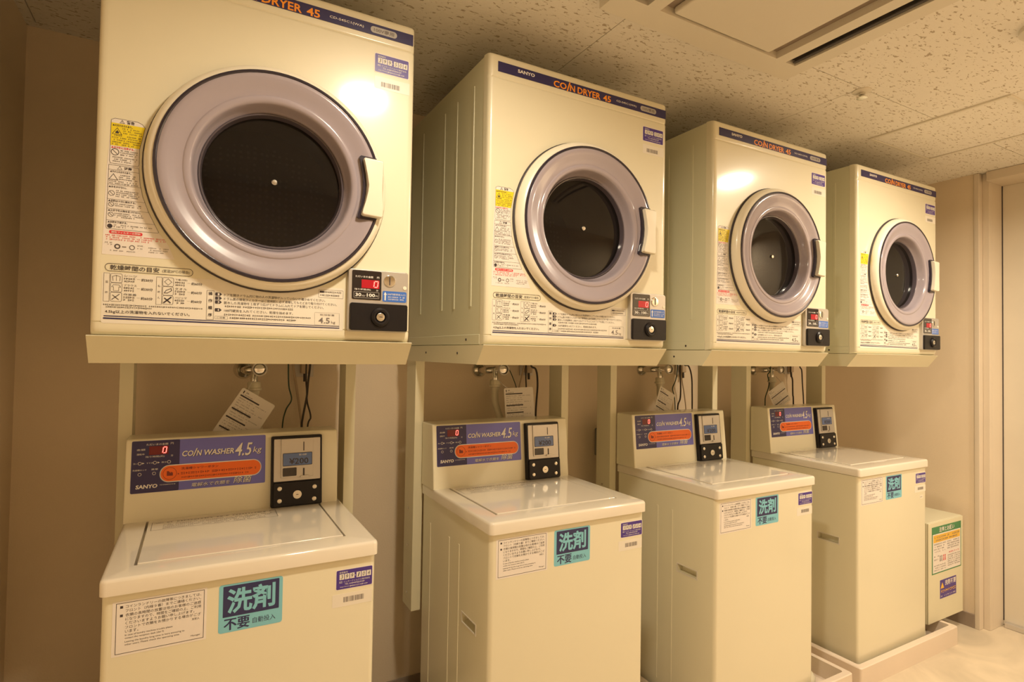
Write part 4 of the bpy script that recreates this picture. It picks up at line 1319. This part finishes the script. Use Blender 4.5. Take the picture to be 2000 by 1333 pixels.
# paper tags tied to the taps: three corners in the photo give place and tilt
TAGS = [((475, 757), (538, 793), 0.105, 0.152), ((983.8, 759), (1040.5, 756.3), 0.10, 0.15), ((1290, 754), (1318, 772), 0.0, 0.12), ((1499.8, 767), (1529, 744.8), 0.0, 0.12)]
for i, (pa, pb, _, L_) in enumerate(TAGS):
    A, Bq = at(pa[0], pa[1], 0.575), at(pb[0], pb[1], 0.575)
    U = (Bq-A)
    wdt = U.length
    U.normalize()
    Nn = Vector((0.0, -1.0, 0.12)).normalized()
    V = Nn.cross(U).normalized()
    if V.z < 0:
        V = -V
    O_ = A.copy()
    hgt = 0.150 if i < 2 else 0.105

    def txf(u, v, d, U=U, V=V, Nn=Nn):
        return U*u + V*(v) + Nn*d
    t = tag(empty('paper_tag', O_), 'white printed paper tag hanging from the tap behind ' + NM[i], 'tag', 'paper tags on the taps')
    b = B(); prism(b, [(0.0, -hgt), (wdt, -hgt), (wdt, -0.004), (wdt-0.004, 0.0), (0.004, 0.0), (0.0, -0.004)], 0.0, 0.0006, txf); mk('sheet', b, 'paper', t)
    for v in ((-0.024, -0.066, -0.093, -0.125) if i != 3 else (-0.040, -0.080)):
        if v > -hgt:
            b = B()
            flat(b, [(0.006, v), (wdt*(0.62 if i != 3 else 0.95), v), (wdt*(0.62 if i != 3 else 0.95), v+0.0042), (0.006, v+0.0042)], 0.0009, txf)
            mkprint('heading_bar', b, 'ink', t)
    b = B()
    flat(b, [(0.008, -0.014), (0.011, -0.014), (0.011, -0.006), (0.008, -0.006)], 0.0009, txf)
    scrib(b, 0.013, 0.030, -0.011, 0.004, 0.0009, txf, 260)
    scrib(b, 0.007, 0.040, -0.018, 0.003, 0.0009, txf, 261)
    mkprint('lettering', b, 'ink', t)
    b = B()
    for k in range(14):
        v = -0.031-k*0.0075
        if v < -hgt+0.006:
            break
        scrib(b, 0.008, wdt*(0.62 if k % 3 else 0.9), v, 0.0028, 0.0009, txf, 270+k, 0.7)
    mkprint('lettering', b, 'ink_grey', t)
    loc = taps[i].location
    b = B(); q = Vector((loc.x-0.012, 0.615, loc.z-0.036)) - O_
    e = txf(wdt*0.18 if i < 3 else wdt*0.9, -0.006, 0.001)
    tube(b, [e, e*0.4+q*0.6+Vector((-0.006, -0.006, 0)), q], 0.0013, 6, 5); mk('tie', b, 'beige', t)

# ------------------------------------------------------------------ outlets and cords on the back wall
def P_(c, X, Y, y):
    x0, y0, s = c
    return at(x0+X/s, y0+Y/s, y)


c1 = (410, 700, 7.407); c2 = (920, 690, 7.841); c3 = (1160, 680, 3.92); c4 = (1490, 690, 11.76)
OUT = [(c1, 1380, 120), (c2, 895, 215), (c3, 690, 150), (c4, 670, 340)]
for i, (c, X, Y) in enumerate(OUT):
    p = P_(c, X, Y, 0.70)
    o = tag(empty('wall_outlet', (p.x, YB, p.z)), 'cream wall socket with a plug above ' + NM[i], 'socket', 'wall sockets behind the washers')
    simple('socket_plate', 'beige', o, lambda b: box(b, -0.030, 0.030, -0.008, 0.0, -0.035, 0.075, 0.002, 2), wn=True)
    simple('plug_body', 'cord_beige', o, lambda b: box(b, -0.013, 0.013, -0.034, -0.008, -0.024, 0.012, 0.004, 2), wn=True)
    b = B(); tube(b, [(0.0, -0.024, -0.020), (0.0, -0.026, -0.050)], 0.005, 10, 1); mk('plug_sleeve', b, 'cord', o, smooth=True)


def cord(name, mm, c, pts, r, y, label, group='cables behind the washers'):
    Q = [P_(c, X, Y, y) for X, Y in pts]
    e = Q[-1].copy(); e.z -= 0.35; e.y = min(y, 0.66)
    m_ = (Q[-1]+e)/2
    Q += [m_, e]
    s = Q[0].copy(); s.z += 0.06
    Q = [s]+Q
    o = Q[0].copy()
    b = B(); tube(b, [q-o for q in Q], r, 8, 6)
    ob = mk(name, b, mm, None, smooth=True)
    ob.location = o
    tag(ob, label, 'cable', group)


cord('earth_wire', 'cord_green', c1, [(1135, 90), (1142, 400), (1180, 600), (1095, 760), (1045, 1040)], 0.0022, 0.64, 'thin dark green wire hanging loose behind ' + NM[0])
cord('power_cord', 'cord', c1, [(1450, 100), (1420, 350), (1400, 560), (1345, 850), (1325, 1040)], 0.0033, 0.645, 'thick dark cord crossing another behind ' + NM[0])
cord('power_cord', 'cord', c1, [(1390, 300), (1400, 450), (1408, 640), (1458, 850), (1410, 1020)], 0.0026, 0.655, 'thin dark cord running from the socket behind ' + NM[0])
cord('flat_cable', 'cord_beige', c1, [(1205, 100), (1250, 400), (1300, 750), (1330, 1040)], 0.0040, 0.70, 'beige cable against the wall behind ' + NM[0])
cord('earth_wire', 'cord_green', c2, [(560, 175), (625, 340), (690, 520), (740, 800)], 0.0018, 0.66, 'thin dark wire slanting behind the tag at ' + NM[1])
cord('flat_cable', 'cord_beige', c2, [(815, 180), (770, 380), (735, 540), (720, 800)], 0.0030, 0.70, 'beige cable against the wall behind ' + NM[1])
cord('power_cord', 'cord', c2, [(920, 188), (985, 240), (1012, 340), (1018, 520), (1000, 760), (988, 1020)], 0.0038, 0.63, 'thick dark cord bending down beside the tag at ' + NM[1])
cord('power_cord', 'cord', c2, [(840, 370), (845, 520), (850, 800)], 0.0030, 0.665, 'short dark cord hanging from the socket behind ' + NM[1])
cord('power_cord', 'cord', c3, [(690, 125), (725, 140), (748, 220), (752, 350), (752, 480)], 0.0034, 0.63, 'thick dark cord bending straight down behind ' + NM[2])
cord('earth_wire', 'cord_green', c3, [(642, 130), (628, 240), (602, 310), (615, 370), (622, 470)], 0.0022, 0.65, 'thin kinked dark wire behind ' + NM[2])
cord('power_cord', 'cord', c3, [(660, 215), (664, 300), (660, 390), (640, 470)], 0.0034, 0.665, 'dark cord hanging from the socket behind ' + NM[2])
cord('flat_cable', 'cord_beige', c3, [(672, 230), (690, 340), (706, 480)], 0.0030, 0.69, 'beige cable against the wall behind ' + NM[2])
cord('earth_wire', 'cord_green', c4, [(170, 400), (112, 500), (142, 680), (118, 830), (62, 1000), (50, 1190)], 0.0026, 0.64, 'thin looping dark wire behind ' + NM[3])
cord('power_cord', 'cord', c4, [(640, 470), (678, 600), (684, 760), (688, 960), (700, 1100)], 0.0038, 0.66, 'dark cord hanging from the socket behind ' + NM[3])
cord('power_cord', 'cord', c4, [(850, 310), (892, 400), (908, 700), (935, 1160)], 0.0034, 0.64, 'dark cord running straight down behind ' + NM[3])

for i, (p, q) in enumerate((((1169, 838), (1186, 890)), ((1436, 815), (1454, 861)))):
    A, Bq = at(p[0], p[1], 0.70), at(q[0], q[1], 0.70)
    o = tag(empty('junction_box', (A.x, YB, Bq.z)), 'small grey box on the wall beside ' + ['the second washer counted from the door', 'the washer closest to the door'][i], 'junction box', 'grey wall boxes')
    w_, h_ = max(Bq.x-A.x, 0.07), A.z-Bq.z
    simple('box_body', 'grey_box', o, lambda b: box(b, 0, w_, -0.028, 0, 0, h_, 0.006, 3), wn=True)
    simple('box_cover', 'grey_box', o, lambda b: box(b, 0.004, w_-0.004, -0.034, -0.028, 0.004, h_-0.004, 0.003, 2), wn=True)
